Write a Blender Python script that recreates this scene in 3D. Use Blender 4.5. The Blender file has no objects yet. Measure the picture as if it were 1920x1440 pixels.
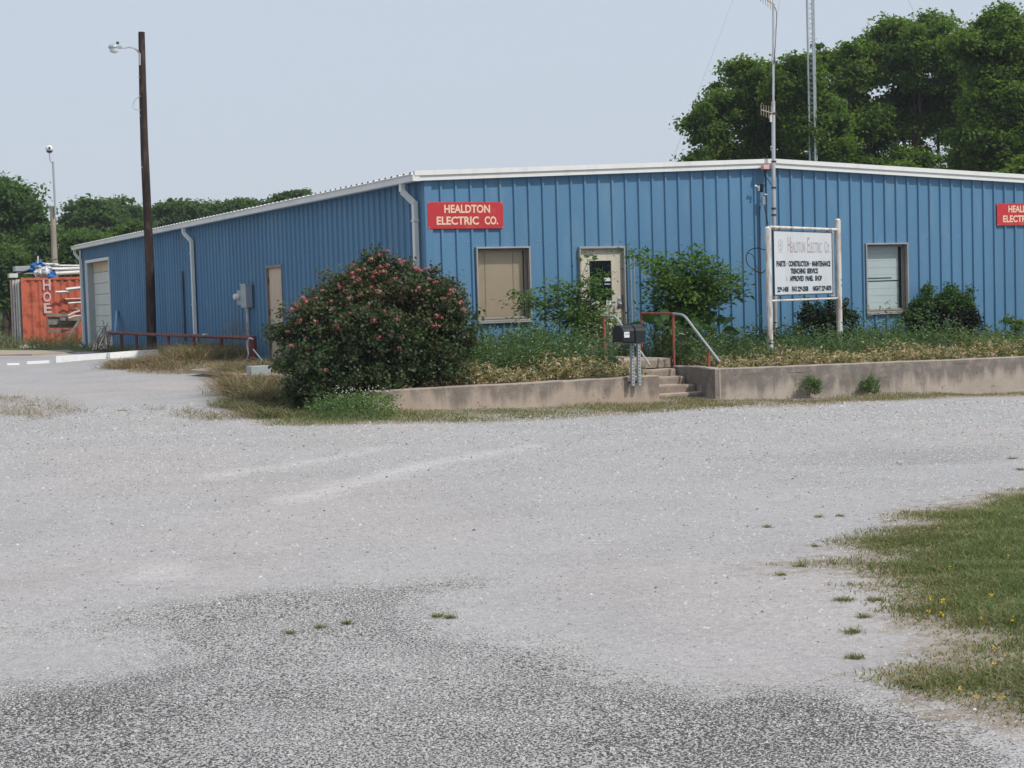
import bpy, math, random
import numpy as np
from mathutils import Vector, Matrix

random.seed(7); rng = np.random.default_rng(7)
SC = bpy.context.scene
COL = SC.collection

# ------------------------------------------------------------------ camera
FPX, YAW, PITCH, ROLL = 3028.4, 0.45835, 0.0523, -0.0295
CAM = np.array([-11.91, -27.50, 1.098])
def _rot():
    f = np.array([math.sin(YAW)*math.cos(PITCH), math.cos(YAW)*math.cos(PITCH), -math.sin(PITCH)])
    r = np.array([math.cos(YAW), -math.sin(YAW), 0.0]); u = np.cross(r, f)
    c, s = math.cos(ROLL), math.sin(ROLL)
    return np.array([c*r+s*u, -s*r+c*u, f])
RM = _rot()
cam = bpy.data.cameras.new('camera'); co = bpy.data.objects.new('camera', cam); COL.objects.link(co)
cam.sensor_width = 36.0; cam.lens = FPX/1920*36.0
cam.clip_start = 0.1; cam.clip_end = 2000
co.matrix_world = Matrix(((RM[0][0], RM[1][0], -RM[2][0], CAM[0]), (RM[0][1], RM[1][1], -RM[2][1], CAM[1]),
                          (RM[0][2], RM[1][2], -RM[2][2], CAM[2]), (0, 0, 0, 1)))
SC.camera = co

# ------------------------------------------------------------------ light
SUN_EL = math.radians(50); SUN_AZ = math.atan2(0.50, -0.866)
world = bpy.data.worlds.new('World'); SC.world = world; world.use_nodes = True
nt = world.node_tree; nt.nodes.clear()
wo = nt.nodes.new('ShaderNodeOutputWorld'); sky = nt.nodes.new('ShaderNodeTexSky')
sky.sky_type = 'NISHITA'; sky.sun_disc = False; sky.sun_elevation = SUN_EL; sky.sun_rotation = SUN_AZ
sky.air_density = 1.0; sky.dust_density = 3.0; sky.ozone_density = 1.0
b1 = nt.nodes.new('ShaderNodeBackground'); b1.inputs[1].default_value = 0.10
b2 = nt.nodes.new('ShaderNodeBackground'); b2.inputs[0].default_value = (0.648, 0.722, 0.825, 1); b2.inputs[1].default_value = 1.0
mx = nt.nodes.new('ShaderNodeMixShader'); mx.inputs[0].default_value = 0.82
nt.links.new(sky.outputs[0], b1.inputs[0]); nt.links.new(b1.outputs[0], mx.inputs[1])
nt.links.new(b2.outputs[0], mx.inputs[2]); nt.links.new(mx.outputs[0], wo.inputs[0])
sd = bpy.data.lights.new('sun', 'SUN'); sd.energy = 3.2; sd.angle = math.radians(1.2); sd.color = (1.0, 0.95, 0.87)
so = bpy.data.objects.new('sun', sd); COL.objects.link(so)
sv = Vector((math.sin(SUN_AZ)*math.cos(SUN_EL), math.cos(SUN_AZ)*math.cos(SUN_EL), math.sin(SUN_EL)))
so.rotation_euler = sv.to_track_quat('Z', 'Y').to_euler(); so.location = (0, -20, 40)
SC.view_settings.view_transform = 'Standard'; SC.view_settings.look = 'None'
SC.view_settings.exposure = 0.0; SC.view_settings.gamma = 1.0; SC.view_settings.use_curve_mapping = False

# ------------------------------------------------------------------ placing helpers (a point of the photo on a real plane of the place)
def ray(px, py): return np.array([(px-960)/FPX, -(py-720)/FPX, 1.0]) @ RM
def onX(px, py, X): d = ray(px, py); return CAM + (X-CAM[0])/d[0]*d
def onY(px, py, Y): d = ray(px, py); return CAM + (Y-CAM[1])/d[1]*d
def onZ(px, py, Z): d = ray(px, py); return CAM + (Z-CAM[2])/d[2]*d
def atD(px, py, D): return CAM + ray(px, py)*D
CP = np.array([(-3.2,-5.1,-.52),(0,-5.1,-.59),(1.9,-5.1,-.65),(2.6,-4.2,-.64),(5,-5,-.74),(9.3,-5.1,-.86),(16,-6,-1.0),(9,-8,-.86),(5,-8,-.75),(0,-8,-.62),
 (-12,-27,-.52),(-9,-22.5,-.52),(-5,-15,-.54),(0,-15,-.64),(5,-15,-.8),(0,-22,-.62),(-16,-22,-.5),(-12,-16,-.48),
 (-.5,3,-.2),(-.5,8.5,-.14),(-.5,16,-.12),(-.5,31,-.16),(-6,16,-.22),(-6,5,-.33),(-6,-2,-.45),(-12,-10,-.45),(-3,4,-.24),(-3,0,-.36),
 (-15,10,-.3),(-5,31,-.2),(-15,40,-.25),(10,45,-.3),(-30,20,-.3),(-25,-10,-.4),(20,-20,-1.0),(30,0,-1.1),(0,60,-.3),(-20,60,-.3),(30,50,-.8)])
def gz(x, y):
    x = np.asarray(x, float); y = np.asarray(y, float)
    d2 = (x[..., None]-CP[:, 0])**2 + (y[..., None]-CP[:, 1])**2 + .6
    w = d2**-1.6; z = (w*CP[:, 2]).sum(-1)/w.sum(-1)
    far = np.clip((np.hypot(x, y-10)-60)/60, 0, 1)
    return z*(1-far) + -.4*far
def onG(px, py):
    z = -.5
    for _ in range(12):
        p = onZ(px, py, z); z = float(gz(p[0], p[1]))
    p = onZ(px, py, z); return p

# ------------------------------------------------------------------ object helpers
def tag(o, label=None, cat=None, group=None, kind=None):
    if label: o['label'] = label
    if cat: o['category'] = cat
    if group: o['group'] = group
    if kind: o['kind'] = kind
    return o
def empty(name, loc=(0, 0, 0), label=None, cat=None, group=None):
    o = bpy.data.objects.new(name, None); COL.objects.link(o); o.location = loc
    o.empty_display_size = .2
    return tag(o, label, cat, group)
def link(name, me, parent=None):
    o = bpy.data.objects.new(name, me); COL.objects.link(o)
    if parent is not None:
        o.parent = parent; o.matrix_parent_inverse = Matrix.Identity(4)
    return o
def mesh_np(name, V, F, mats, parent=None, smooth=False, midx=None, off=None):
    """V (n,3), F list of faces or (m,k) array. World coords; parented ones are shifted by the parent's world location."""
    V = np.asarray(V, float)
    p = parent; s = np.zeros(3)
    while p is not None: s += np.array(p.location); p = p.parent
    V = V - s
    me = bpy.data.meshes.new(name)
    if isinstance(F, np.ndarray):
        m, k = F.shape
        me.vertices.add(len(V)); me.vertices.foreach_set('co', V.ravel().astype(np.float32))
        me.loops.add(m*k); me.loops.foreach_set('vertex_index', F.ravel().astype(np.int32))
        me.polygons.add(m); me.polygons.foreach_set('loop_start', (np.arange(m)*k).astype(np.int32))
        try: me.polygons.foreach_set('loop_total', np.full(m, k, np.int32))
        except Exception: pass
        me.update(calc_edges=True)
    else:
        me.from_pydata([tuple(v) for v in V], [], F); me.update()
    if not isinstance(mats, (list, tuple)): mats = [mats]
    for m_ in mats: me.materials.append(m_)
    if midx is not None: me.polygons.foreach_set('material_index', np.asarray(midx, np.int32))
    if smooth: me.polygons.foreach_set('use_smooth', np.ones(len(me.polygons), bool))
    return link(name, me, parent)

class MB:
    def __init__(self): self.v = []; self.f = []
    def add(self, V, F):
        n = len(self.v); self.v += [tuple(map(float, q)) for q in V]; self.f += [tuple(i+n for i in q) for q in F]; return self
    def box(self, a, b):
        x0, y0, z0 = np.minimum(a, b); x1, y1, z1 = np.maximum(a, b)
        return self.add([(x0,y0,z0),(x1,y0,z0),(x1,y1,z0),(x0,y1,z0),(x0,y0,z1),(x1,y0,z1),(x1,y1,z1),(x0,y1,z1)],
            [(0,3,2,1),(4,5,6,7),(0,1,5,4),(1,2,6,5),(2,3,7,6),(3,0,4,7)])
    def obox(self, c, ax, ay, az):
        """oriented box: centre + three half-axis vectors"""
        c, ax, ay, az = map(lambda q: np.asarray(q, float), (c, ax, ay, az))
        V = [c+sx*ax+sy*ay+sz*az for sz in (-1, 1) for sx, sy in ((-1,-1),(1,-1),(1,1),(-1,1))]
        return self.add(V, [(0,3,2,1),(4,5,6,7),(0,1,5,4),(1,2,6,5),(2,3,7,6),(3,0,4,7)])
    def tube(self, pts, r, n=8, cap=True):
        pts = [np.asarray(p, float) for p in pts]; R = r if hasattr(r, '__len__') else [r]*len(pts)
        V = []; F = []
        up = None
        for i, p in enumerate(pts):
            t = pts[min(i+1, len(pts)-1)] - pts[max(i-1, 0)]; t = t/(np.linalg.norm(t)+1e-9)
            if up is None: up = np.array([0, 0, 1.]) if abs(t[2]) < .9 else np.array([1., 0, 0])
            a = np.cross(t, up); a /= np.linalg.norm(a)+1e-9; b = np.cross(a, t); up = b
            for k in range(n):
                w = 2*math.pi*k/n; V.append(p + R[i]*(math.cos(w)*a + math.sin(w)*b))
        for i in range(len(pts)-1):
            for k in range(n):
                F.append((i*n+k, i*n+(k+1) % n, (i+1)*n+(k+1) % n, (i+1)*n+k))
        if cap: F.append(tuple(range(n))[::-1]); F.append(tuple(range((len(pts)-1)*n, len(pts)*n)))
        return self.add(V, F)
    def ball(self, c, r, nu=12, nv=8, half=None):
        c = np.asarray(c, float); r = np.asarray(r, float)*np.ones(3); V = []; F = []
        for j in range(nv+1):
            th = math.pi*j/nv
            for k in range(nu):
                w = 2*math.pi*k/nu
                V.append(c + r*np.array([math.sin(th)*math.cos(w), math.sin(th)*math.sin(w), math.cos(th)]))
        for j in range(nv):
            for k in range(nu): F.append((j*nu+k, (j+1)*nu+k, (j+1)*nu+(k+1) % nu, j*nu+(k+1) % nu))
        return self.add(V, F)
    def build(self, name, m, parent=None, smooth=False, bevel=0):
        o = mesh_np(name, np.array(self.v), self.f, m, parent, smooth)
        if bevel:
            md = o.modifiers.new('bevel', 'BEVEL'); md.width = bevel; md.segments = 2; md.limit_method = 'ANGLE'; md.angle_limit = math.radians(40)
        return o
def copy_tree(o, parent=None):
    c = o.copy(); COL.objects.link(c)
    if parent is not None: c.parent = parent
    for ch in list(o.children): copy_tree(ch, c)
    return c

# ------------------------------------------------------------------ materials
def _m(name):
    m = bpy.data.materials.new(name); m.use_nodes = True; t = m.node_tree
    return m, t, t.nodes['Principled BSDF']
def N(t, k, **kw):
    n = t.nodes.new(k)
    for a, b in kw.items():
        if a == 'inp':
            for i, v in b.items(): n.inputs[i].default_value = v
        else: setattr(n, a, b)
    return n
def ramp(t, src, stops):
    r = t.nodes.new('ShaderNodeValToRGB'); e = r.color_ramp.elements
    while len(e) < len(stops): e.new(.5)
    for i, (p, c) in enumerate(stops):
        e[i].position = p; e[i].color = (c[0], c[1], c[2], 1) if hasattr(c, '__len__') else (c, c, c, 1)
    t.links.new(src, r.inputs[0]); return r.outputs[0]
def mixc(t, f, a, b, mode='MIX'):
    n = t.nodes.new('ShaderNodeMix'); n.data_type = 'RGBA'; n.blend_type = mode
    for sock, v in ((n.inputs[0], f), (n.inputs[6], a), (n.inputs[7], b)):
        if isinstance(v, bpy.types.NodeSocket): t.links.new(v, sock)
        elif hasattr(v, '__len__'): sock.default_value = (*v[:3], 1)
        else: sock.default_value = v
    return n.outputs[2]
def math_(t, op, a, b=None, c=None, clamp=False):
    n = t.nodes.new('ShaderNodeMath'); n.operation = op; n.use_clamp = clamp
    for i, v in enumerate((a, b, c)):
        if v is None: continue
        if isinstance(v, bpy.types.NodeSocket): t.links.new(v, n.inputs[i])
        else: n.inputs[i].default_value = v
    return n.outputs[0]
def noise(t, co_, scale, detail=3, rough=.55, out=0, stretch=None):
    if stretch is not None:
        mp = t.nodes.new('ShaderNodeMapping'); mp.inputs['Scale'].default_value = stretch; t.links.new(co_, mp.inputs[0]); co_ = mp.outputs[0]
    n = N(t, 'ShaderNodeTexNoise', inp={'Scale': scale, 'Detail': detail, 'Roughness': rough}); t.links.new(co_, n.inputs['Vector'])
    return n.outputs[out]
def geo(t): return t.nodes.new('ShaderNodeNewGeometry')
def bump(t, h, strength=.3, dist=.01):
    b = N(t, 'ShaderNodeBump', inp={'Strength': strength, 'Distance': dist}); t.links.new(h, b.inputs['Height']); return b.outputs[0]
def weathered(name, col, col2=None, rough=.6, scale=3., amt=.5, spec=.3, metal=0, dirt=None, dirt_amt=.3, bmp=.1, fine=40., streak=False, per_obj=0):
    """paint, metal or wood with uneven tone, wear spots and fine relief, in world position"""
    m, t, b = _m(name); g = geo(t).outputs['Position']
    n1 = noise(t, g, scale, 5, .6, stretch=(1, 1, .15) if streak else None)
    col2 = col2 or tuple(c*.78 for c in col)
    c = mixc(t, ramp(t, n1, [(.35, 0), (.68, amt)]), col, col2)
    if dirt is not None:
        n2 = noise(t, g, scale*2.7, 6, .65, stretch=(1, 1, .25) if streak else None)
        c = mixc(t, ramp(t, n2, [(.60-.2*dirt_amt, 0), (.72-.2*dirt_amt, dirt_amt)]), c, dirt)
    if per_obj:
        oi = t.nodes.new('ShaderNodeObjectInfo'); hv = N(t, 'ShaderNodeHueSaturation'); t.links.new(c, hv.inputs['Color'])
        t.links.new(math_(t, 'MULTIPLY_ADD', oi.outputs['Random'], per_obj, 1-per_obj/2), hv.inputs['Value']); c = hv.outputs[0]
    t.links.new(c, b.inputs['Base Color'])
    n3 = noise(t, g, fine, 3)
    t.links.new(bump(t, n3, bmp, .004), b.inputs['Normal'])
    rr = ramp(t, n1, [(.3, max(rough-.1, .05)), (.7, min(rough+.12, 1))]); t.links.new(rr, b.inputs['Roughness'])
    b.inputs['Metallic'].default_value = metal; b.inputs['Specular IOR Level'].default_value = spec
    return m
def leafmat(name, cols, trans=.35, rough=.5, spec=.25):
    """every leaf (mesh island) takes its own tone from cols"""
    m, t, b = _m(name)
    rnd = geo(t).outputs['Random Per Island']
    n = len(cols); c = ramp(t, rnd, [(i/(n-1)*.98+.01, q) for i, q in enumerate(cols)])
    big = noise(t, geo(t).outputs['Position'], .9, 2)
    hs = N(t, 'ShaderNodeHueSaturation'); t.links.new(c, hs.inputs['Color'])
    t.links.new(math_(t, 'MULTIPLY_ADD', big, .5, .72), hs.inputs['Value'])
    t.links.new(hs.outputs[0], b.inputs['Base Color']); b.inputs['Roughness'].default_value = rough
    b.inputs['Specular IOR Level'].default_value = spec
    tr = t.nodes.new('ShaderNodeBsdfTranslucent')
    c2 = mixc(t, 1.0, hs.outputs[0], (1.0, 1.15, .45), 'MULTIPLY'); t.links.new(c2, tr.inputs[0])
    ms = t.nodes.new('ShaderNodeMixShader'); ms.inputs[0].default_value = trans
    t.links.new(b.outputs[0], ms.inputs[1]); t.links.new(tr.outputs[0], ms.inputs[2])
    t.links.new(ms.outputs[0], t.nodes['Material Output'].inputs[0])
    return m

M = {}
M['blue'] = weathered('blue_paint_front', (.090, .214, .355), (.078, .186, .31), .5, .8, .6, .35, dirt=(.145, .255, .35), dirt_amt=.4, streak=True, bmp=.05, fine=6., per_obj=.10)
M['blue_trim'] = weathered('blue_trim', (.10, .23, .39), None, .5, 2)
M['white'] = weathered('white_trim', (.74, .75, .74), (.66, .67, .65), .5, 1.5, .6, dirt=(.50, .48, .43), dirt_amt=.25, streak=True, bmp=.03)
M['white_rust'] = weathered('white_post_paint', (.66, .65, .63), (.52, .50, .47), .6, 3, .7, dirt=(.27, .15, .09), dirt_amt=.62, streak=True)
M['door_cream'] = weathered('cream_door_paint', (.55, .51, .43), (.47, .43, .35), .55, 2, .6, dirt=(.30, .25, .18), dirt_amt=.3, streak=True)
M['door_tan'] = weathered('tan_door_paint', (.62, .50, .38), (.54, .43, .33), .6, 1.5, .7, dirt=(.33, .27, .18), dirt_amt=.3, streak=True)
M['frame'] = weathered('bronze_frame', (.23, .20, .18), (.17, .14, .125), .45, 3, .6, .4)
M['frame_grey'] = weathered('grey_frame', (.34, .33, .32), (.25, .23, .21), .45, 3, .6, .4)
M['galv'] = weathered('galvanised', (.42, .46, .49), (.33, .37, .40), .4, 5, .7, .5, metal=.35)
M['steel_grey'] = weathered('grey_painted_steel', (.36, .40, .42), (.28, .31, .33), .45, 4, .6, .4)
M['mast'] = weathered('mast_pipe', (.50, .53, .55), (.42, .40, .37), .45, 2, .8, .5, metal=.2, dirt=(.34, .20, .13), dirt_amt=.5, streak=True)
M['redpipe'] = weathered('red_oxide_pipe', (.20, .045, .035), (.11, .035, .03), .6, 5, .8, dirt=(.07, .03, .025), dirt_amt=.5)
M['redrail'] = weathered('red_rail', (.36, .085, .065), (.26, .07, .05), .6, 5, .8, dirt=(.12, .05, .04), dirt_amt=.4)
M['sign_red'] = weathered('sign_red', (.50, .035, .045), (.42, .035, .035), .45, 2, .7, dirt=(.55, .12, .10), dirt_amt=.3)
M['sign_letter'] = weathered('sign_letter_cream', (.80, .56, .42), (.74, .50, .36), .5, 4)
M['board_white'] = weathered('sign_board_white', (.56, .60, .63), (.50, .53, .56), .5, 1.6, .8, dirt=(.44, .45, .45), dirt_amt=.3, streak=True)
M['ink'] = weathered('black_lettering', (.015, .03, .05), (.03, .05, .07), .6, 8)
M['ink_faded'] = weathered('faded_red_lettering', (.30, .22, .25), (.46, .42, .44), .7, 9, 1.0)
M['ink_grey'] = weathered('faded_grey_emblem', (.36, .38, .40), (.46, .48, .50), .7, 9, 1.0)
M['pole_wood'] = weathered('creosote_pole', (.026, .019, .017), (.052, .037, .033), .85, 3, 1.0, .1, dirt=(.12, .085, .07), dirt_amt=.5, streak=True, bmp=.7, fine=25)
M['old_wood'] = weathered('weathered_wood', (.28, .25, .21), (.18, .16, .14), .85, 4, 1.0, .1, dirt=(.10, .09, .08), dirt_amt=.4, bmp=.5, fine=30)
M['pole_grey'] = weathered('grey_wood_pole', (.36, .31, .25), (.24, .21, .17), .85, 4, 1.0, .1, streak=True, bmp=.5, fine=25)
M['dark_metal'] = weathered('dark_metal', (.05, .06, .07), None, .5, 5)
M['black'] = weathered('black_cable', (.012, .014, .018), None, .5, 5)
M['rubber_dark'] = weathered('closure_dark', (.03, .035, .04), None, .8, 5)
M['navy'] = weathered('mailbox_navy', (.008, .010, .018), (.012, .018, .022), .42, 6, .8, .4)
M['container'] = weathered('container_orange', (.54, .135, .075), (.44, .11, .07), .6, 1.2, .8, dirt=(.11, .035, .025), dirt_amt=.55, bmp=.1)
M['container_dark'] = weathered('container_end', (.16, .035, .03), (.10, .03, .03), .6, 1.2, .8, dirt=(.05, .02, .02), dirt_amt=.5)
M['faded_pink'] = weathered('faded_white_print', (.66, .46, .43), (.58, .34, .30), .6, 5, .8)
M['pvc'] = weathered('white_pipe', (.68, .68, .66), (.52, .52, .50), .5, 2, .8, dirt=(.36, .33, .28), dirt_amt=.4)
M['tarp_blue'] = weathered('blue_tarp', (.03, .16, .46), (.02, .10, .32), .5, 6, .8)
M['garage'] = weathered('garage_door_white', (.62, .64, .62), (.54, .56, .54), .5, 1.5, .6, dirt=(.42, .41, .36), dirt_amt=.3, streak=True)
M['kerb_white'] = weathered('white_painted_kerb', (.86, .86, .85), (.76, .75, .73), .7, 4, .6, dirt=(.46, .43, .40), dirt_amt=.25, bmp=.3)
M['brick'] = weathered('red_brick', (.26, .075, .045), (.20, .06, .04), .8, 9, .8, .1, bmp=.4)
M['blind'] = weathered('tan_blind', (.70, .58, .42), (.62, .51, .37), .55, 1.2, .7, dirt=(.54, .47, .38), dirt_amt=.3)
M['shade'] = weathered('pale_shade', (.52, .62, .64), (.46, .56, .58), .6, 1.2, .7)
M['bark'] = weathered('bark', (.085, .062, .045), (.05, .038, .03), .9, 5, 1.0, .1, bmp=.8, fine=20)
M['twig'] = weathered('twig', (.11, .09, .05), (.07, .06, .04), .9, 5, 1.0, .1)
M['paper'] = weathered('white_label', (.72, .73, .76), (.6, .62, .66), .6, 20)
def _glass(name, col, rough=.04, alpha=1.0):
    m, t, b = _m(name); b.inputs['Base Color'].default_value = (*col, 1); b.inputs['Roughness'].default_value = rough
    b.inputs['Specular IOR Level'].default_value = .6
    if alpha < 1:
        b.inputs['Alpha'].default_value = alpha
    return m
M['glass_dark'] = _glass('dark_door_glass', (.008, .012, .018))
M['pane'] = _glass('window_pane', (.1, .12, .12), .03, .07)
M['lens'] = _glass('lamp_lens', (.55, .58, .60), .15)
def concrete(name, base, dark, pale, top=-.2):
    m, t, b = _m(name); g = geo(t); P = g.outputs['Position']
    sep = N(t, 'ShaderNodeSeparateXYZ'); t.links.new(P, sep.inputs[0])
    n1 = noise(t, P, 1.3, 5, .6); c = mixc(t, ramp(t, n1, [(.3, 0), (.7, 1)]), base, pale)
    dn = math_(t, 'SUBTRACT', top, sep.outputs[2])
    drip = noise(t, P, 3.2, 5, .65, stretch=(1, 1, .13)); long_ = noise(t, P, .7, 3, .5)
    reach = math_(t, 'MULTIPLY_ADD', long_, .75, -.18)
    f = math_(t, 'SUBTRACT', math_(t, 'ADD', drip, math_(t, 'MULTIPLY', reach, .6)), math_(t, 'MULTIPLY', dn, .85))
    c = mixc(t, ramp(t, f, [(.42, 0), (.60, .85)]), c, dark)
    sp = noise(t, P, 14, 6, .7); c = mixc(t, ramp(t, sp, [(.60, 0), (.68, .8)]), c, tuple(q*.6 for q in dark))
    c = mixc(t, ramp(t, noise(t, P, 5, 6, .75), [(.48, 0), (.68, .55)]), c, pale)
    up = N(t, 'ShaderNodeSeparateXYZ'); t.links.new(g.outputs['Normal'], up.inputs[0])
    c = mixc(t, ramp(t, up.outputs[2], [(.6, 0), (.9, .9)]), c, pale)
    t.links.new(c, b.inputs['Base Color']); b.inputs['Roughness'].default_value = .9; b.inputs['Specular IOR Level'].default_value = .15
    t.links.new(bump(t, noise(t, P, 30, 6, .7), .5, .012), b.inputs['Normal'])
    return m
M['conc_l'] = concrete('retaining_concrete_tan', (.34, .275, .225), (.16, .14, .125), (.42, .35, .29), -.24)
M['conc_r'] = concrete('retaining_concrete_grey', (.32, .275, .235), (.15, .135, .125), (.41, .355, .305), -.42)
M['conc_step'] = concrete('step_concrete', (.38, .30, .235), (.20, .165, .14), (.45, .37, .30), 1.5 - 2.4)
M['slab'] = weathered('old_slab', (.42, .34, .27), (.34, .28, .23), .9, 3, .8, .1, dirt=(.22, .18, .14), dirt_amt=.4, bmp=.3)
L = {}
L['elm'] = leafmat('tree_leaf', [(.070, .135, .038), (.105, .18, .042), (.15, .235, .052), (.20, .28, .072)], .66)
L['elm_light'] = leafmat('tree_leaf_light', [(.11, .175, .035), (.15, .22, .042), (.19, .265, .06)], .64)
L['far'] = leafmat('far_tree_leaf', [(.068, .128, .050), (.098, .168, .056), (.13, .205, .066)], .60)
L['far_light'] = leafmat('far_tree_leaf_light', [(.08, .145, .040), (.11, .18, .045), (.15, .22, .060)], .56)
L['rose'] = leafmat('rose_leaf', [(.036, .072, .034), (.052, .096, .042), (.072, .12, .048), (.095, .080, .06), (.10, .15, .055)], .38, .45, .35)
L['rose_tip'] = leafmat('rose_leaf_red', [(.09, .05, .045), (.12, .075, .055), (.08, .11, .04), (.13, .15, .05)], .35, .45, .3)
L['petal'] = leafmat('rose_petal', [(.42, .10, .12), (.54, .19, .20), (.50, .24, .22), (.56, .11, .16)], .3)
L['sap'] = leafmat('sapling_leaf', [(.07, .14, .04), (.12, .21, .045), (.18, .27, .07)], .5)
L['sap_dark'] = leafmat('sapling_dark_leaf', [(.045, .10, .05), (.075, .14, .052), (.10, .175, .058)], .45)
L['canna'] = leafmat('broad_leaf', [(.03, .08, .028), (.05, .12, .034), (.08, .16, .045)], .35, .35, .4)
L['holly'] = leafmat('hedge_sunlit_leaf', [(.03, .075, .02), (.055, .12, .028), (.09, .16, .035)], .35)
L['holly_dark'] = leafmat('hedge_shaded_dark_leaf', [(.012, .022, .014), (.02, .03, .018), (.04, .03, .022)], .2)  # dark leaf tone; in the hedge bush it paints the shaded lower part
L['weed'] = leafmat('weed_green', [(.06, .12, .06), (.09, .16, .07), (.13, .20, .085), (.18, .22, .11)], .45)
L['dry'] = leafmat('dry_weed', [(.50, .37, .25), (.62, .49, .35), (.38, .29, .18), (.20, .20, .10)], .35, .8, .1)
L['brush'] = leafmat('dry_brush', [(.30, .22, .15), (.40, .30, .20), (.20, .15, .10), (.19, .18, .09)], .2, .9, .1)
L['grass'] = leafmat('grass_blade', [(.10, .155, .055), (.14, .20, .07), (.19, .25, .095), (.30, .28, .16)], .35, .6, .2)
L['grass_dry'] = leafmat('grass_dry_blade', [(.15, .155, .07), (.25, .215, .12), (.34, .28, .17)], .35, .7, .15)
L['white_fl'] = leafmat('small_white_flower', [(.6, .6, .55), (.7, .7, .66)], .3)
L['yellow_fl'] = leafmat('small_yellow_flower', [(.75, .48, .02), (.8, .55, .03)], .3)

# ================================================================== GROUND
def poly_sd(P, poly):
    """signed distance (inside positive) of points (n,2) to a polygon"""
    poly = np.asarray(poly, float)[:, :2]; n = len(poly); d = np.full(len(P), 1e9); ins = np.zeros(len(P), bool)
    for i in range(n):
        a = poly[i]; b = poly[(i+1) % n]; e = b-a; w = P-a
        t = np.clip((w@e)/(e@e+1e-12), 0, 1); q = w-t[:, None]*e; d = np.minimum(d, np.hypot(q[:, 0], q[:, 1]))
        c = ((a[1] <= P[:, 1]) != (b[1] <= P[:, 1])) & (P[:, 0] < (b[0]-a[0])*(P[:, 1]-a[1])/(b[1]-a[1]+1e-12)+a[0])
        ins ^= c
    return np.where(ins, d, -d)
def G(pts): return [onG(*p)[:2] for p in pts]
CHIP = G([(-40,1175),(60,1182),(140,1172),(205,1150),(225,1132),(330,1124),(480,1108),(600,1094),(800,1080),(900,1070),(985,1076),(960,1092),(870,1112),(825,1138),(850,1172),
          (960,1190),(1100,1212),(1200,1250),(1350,1288),(1560,1284),(1690,1302),(1760,1332),(1950,1405),(2200,1600),(960,1700),(-300,1600)])
CHIP_HOLE = G([(-60,1192),(60,1190),(190,1190),(262,1200),(268,1215),(235,1248),(120,1262),(-60,1282)])
CHIP2 = [G([(560,1034),(690,1014),(810,1018),(790,1044),(700,1056),(620,1056)]), G([(450,1082),(560,1066),(720,1060),(700,1076),(560,1090)]), G([(-40,1000),(60,985),(120,1000),(60,1030),(-40,1040)]),
         G([(1250,862),(1400,846),(1600,838),(1930,832),(1930,868),(1700,878),(1500,876)])]
TRACK = [G([(515,938),(600,920),(660,905),(655,911),(600,932),(540,944)]), G([(630,906),(800,868),(1010,833),(1010,836),(820,873),(690,903)]), G([(380,895),(560,866),(720,839),(720,841),(560,870),(400,899)]),
         G([(240,1085),(300,1062),(340,1060),(300,1082)]), G([(620,908),(740,888),(700,902),(640,914)])]
LAWN = G([(1385,1064),(1500,1052),(1600,1040),(1560,1022),(1640,1004),(1690,985),(1660,964),(1760,944),(1840,928),(1930,915),(2300,880),(3600,1000),(3400,1700),(2300,1500),
          (1950,1378),(1800,1332),(1690,1302),(1670,1272),(1745,1245),(1715,1190),(1630,1155),(1650,1122),(1590,1100),(1650,1092),(1560,1072),(1480,1070)])
STRIP = G([(430,775),(500,798),(600,800),(900,792),(1230,775),(1330,768),(1600,757),(1920,743),(2300,733)]) + [np.array(q) for q in ((17,-5.0),(3.1,-5.0),(3.1,-4.1),(2,-4.1),(1.8,-5.0),(-3.2,-5.0))] + G([(560,735),(470,745)])
BRUSHZ = [G([(180,690),(330,672),(420,655),(500,672),(540,700),(560,760),(470,760),(400,735),(390,700),(300,702)]), G([(-40,742),(120,748),(230,775),(80,790),(-40,772)]),
          G([(250,766),(420,772),(480,785),(380,792),(270,785)])]
FARG = [np.array(q) for q in ((-300,24.5),(-6,25.6),(-1.2,25.8),(-.1,24.0),(-.1,15.2),(-.75,15.2),(-.75,8),(0,8),(0,31),(16,31),(16,0),(60,-4),(300,-10),(400,500),(-400,500))]
def sdmax(P, polys): return np.max([poly_sd(P, q) for q in polys], axis=0)
xs = np.concatenate([[-900,-500,-250,-140,-90,-65,-50], np.arange(-40, 34, .25), [40,55,75,110,170,300,600,900]])
ys = np.concatenate([[-400,-150,-70,-45], np.arange(-34, 48, .25), [52,60,75,100,140,200,320,600,1200]])
GX, GY = np.meshgrid(xs, ys); P2 = np.stack([GX.ravel(), GY.ravel()], 1)
GZ = gz(P2[:, 0], P2[:, 1])
GZ += .012*np.sin(P2[:, 0]*1.7+P2[:, 1]*.9)*np.sin(P2[:, 1]*1.3-.5*P2[:, 0])*(np.abs(P2[:, 0]) < 40)
nx, ny = len(xs), len(ys); I = np.arange(nx*ny).reshape(ny, nx)
F = np.stack([I[:-1, :-1], I[:-1, 1:], I[1:, 1:], I[1:, :-1]], -1).reshape(-1, 4)

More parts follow.
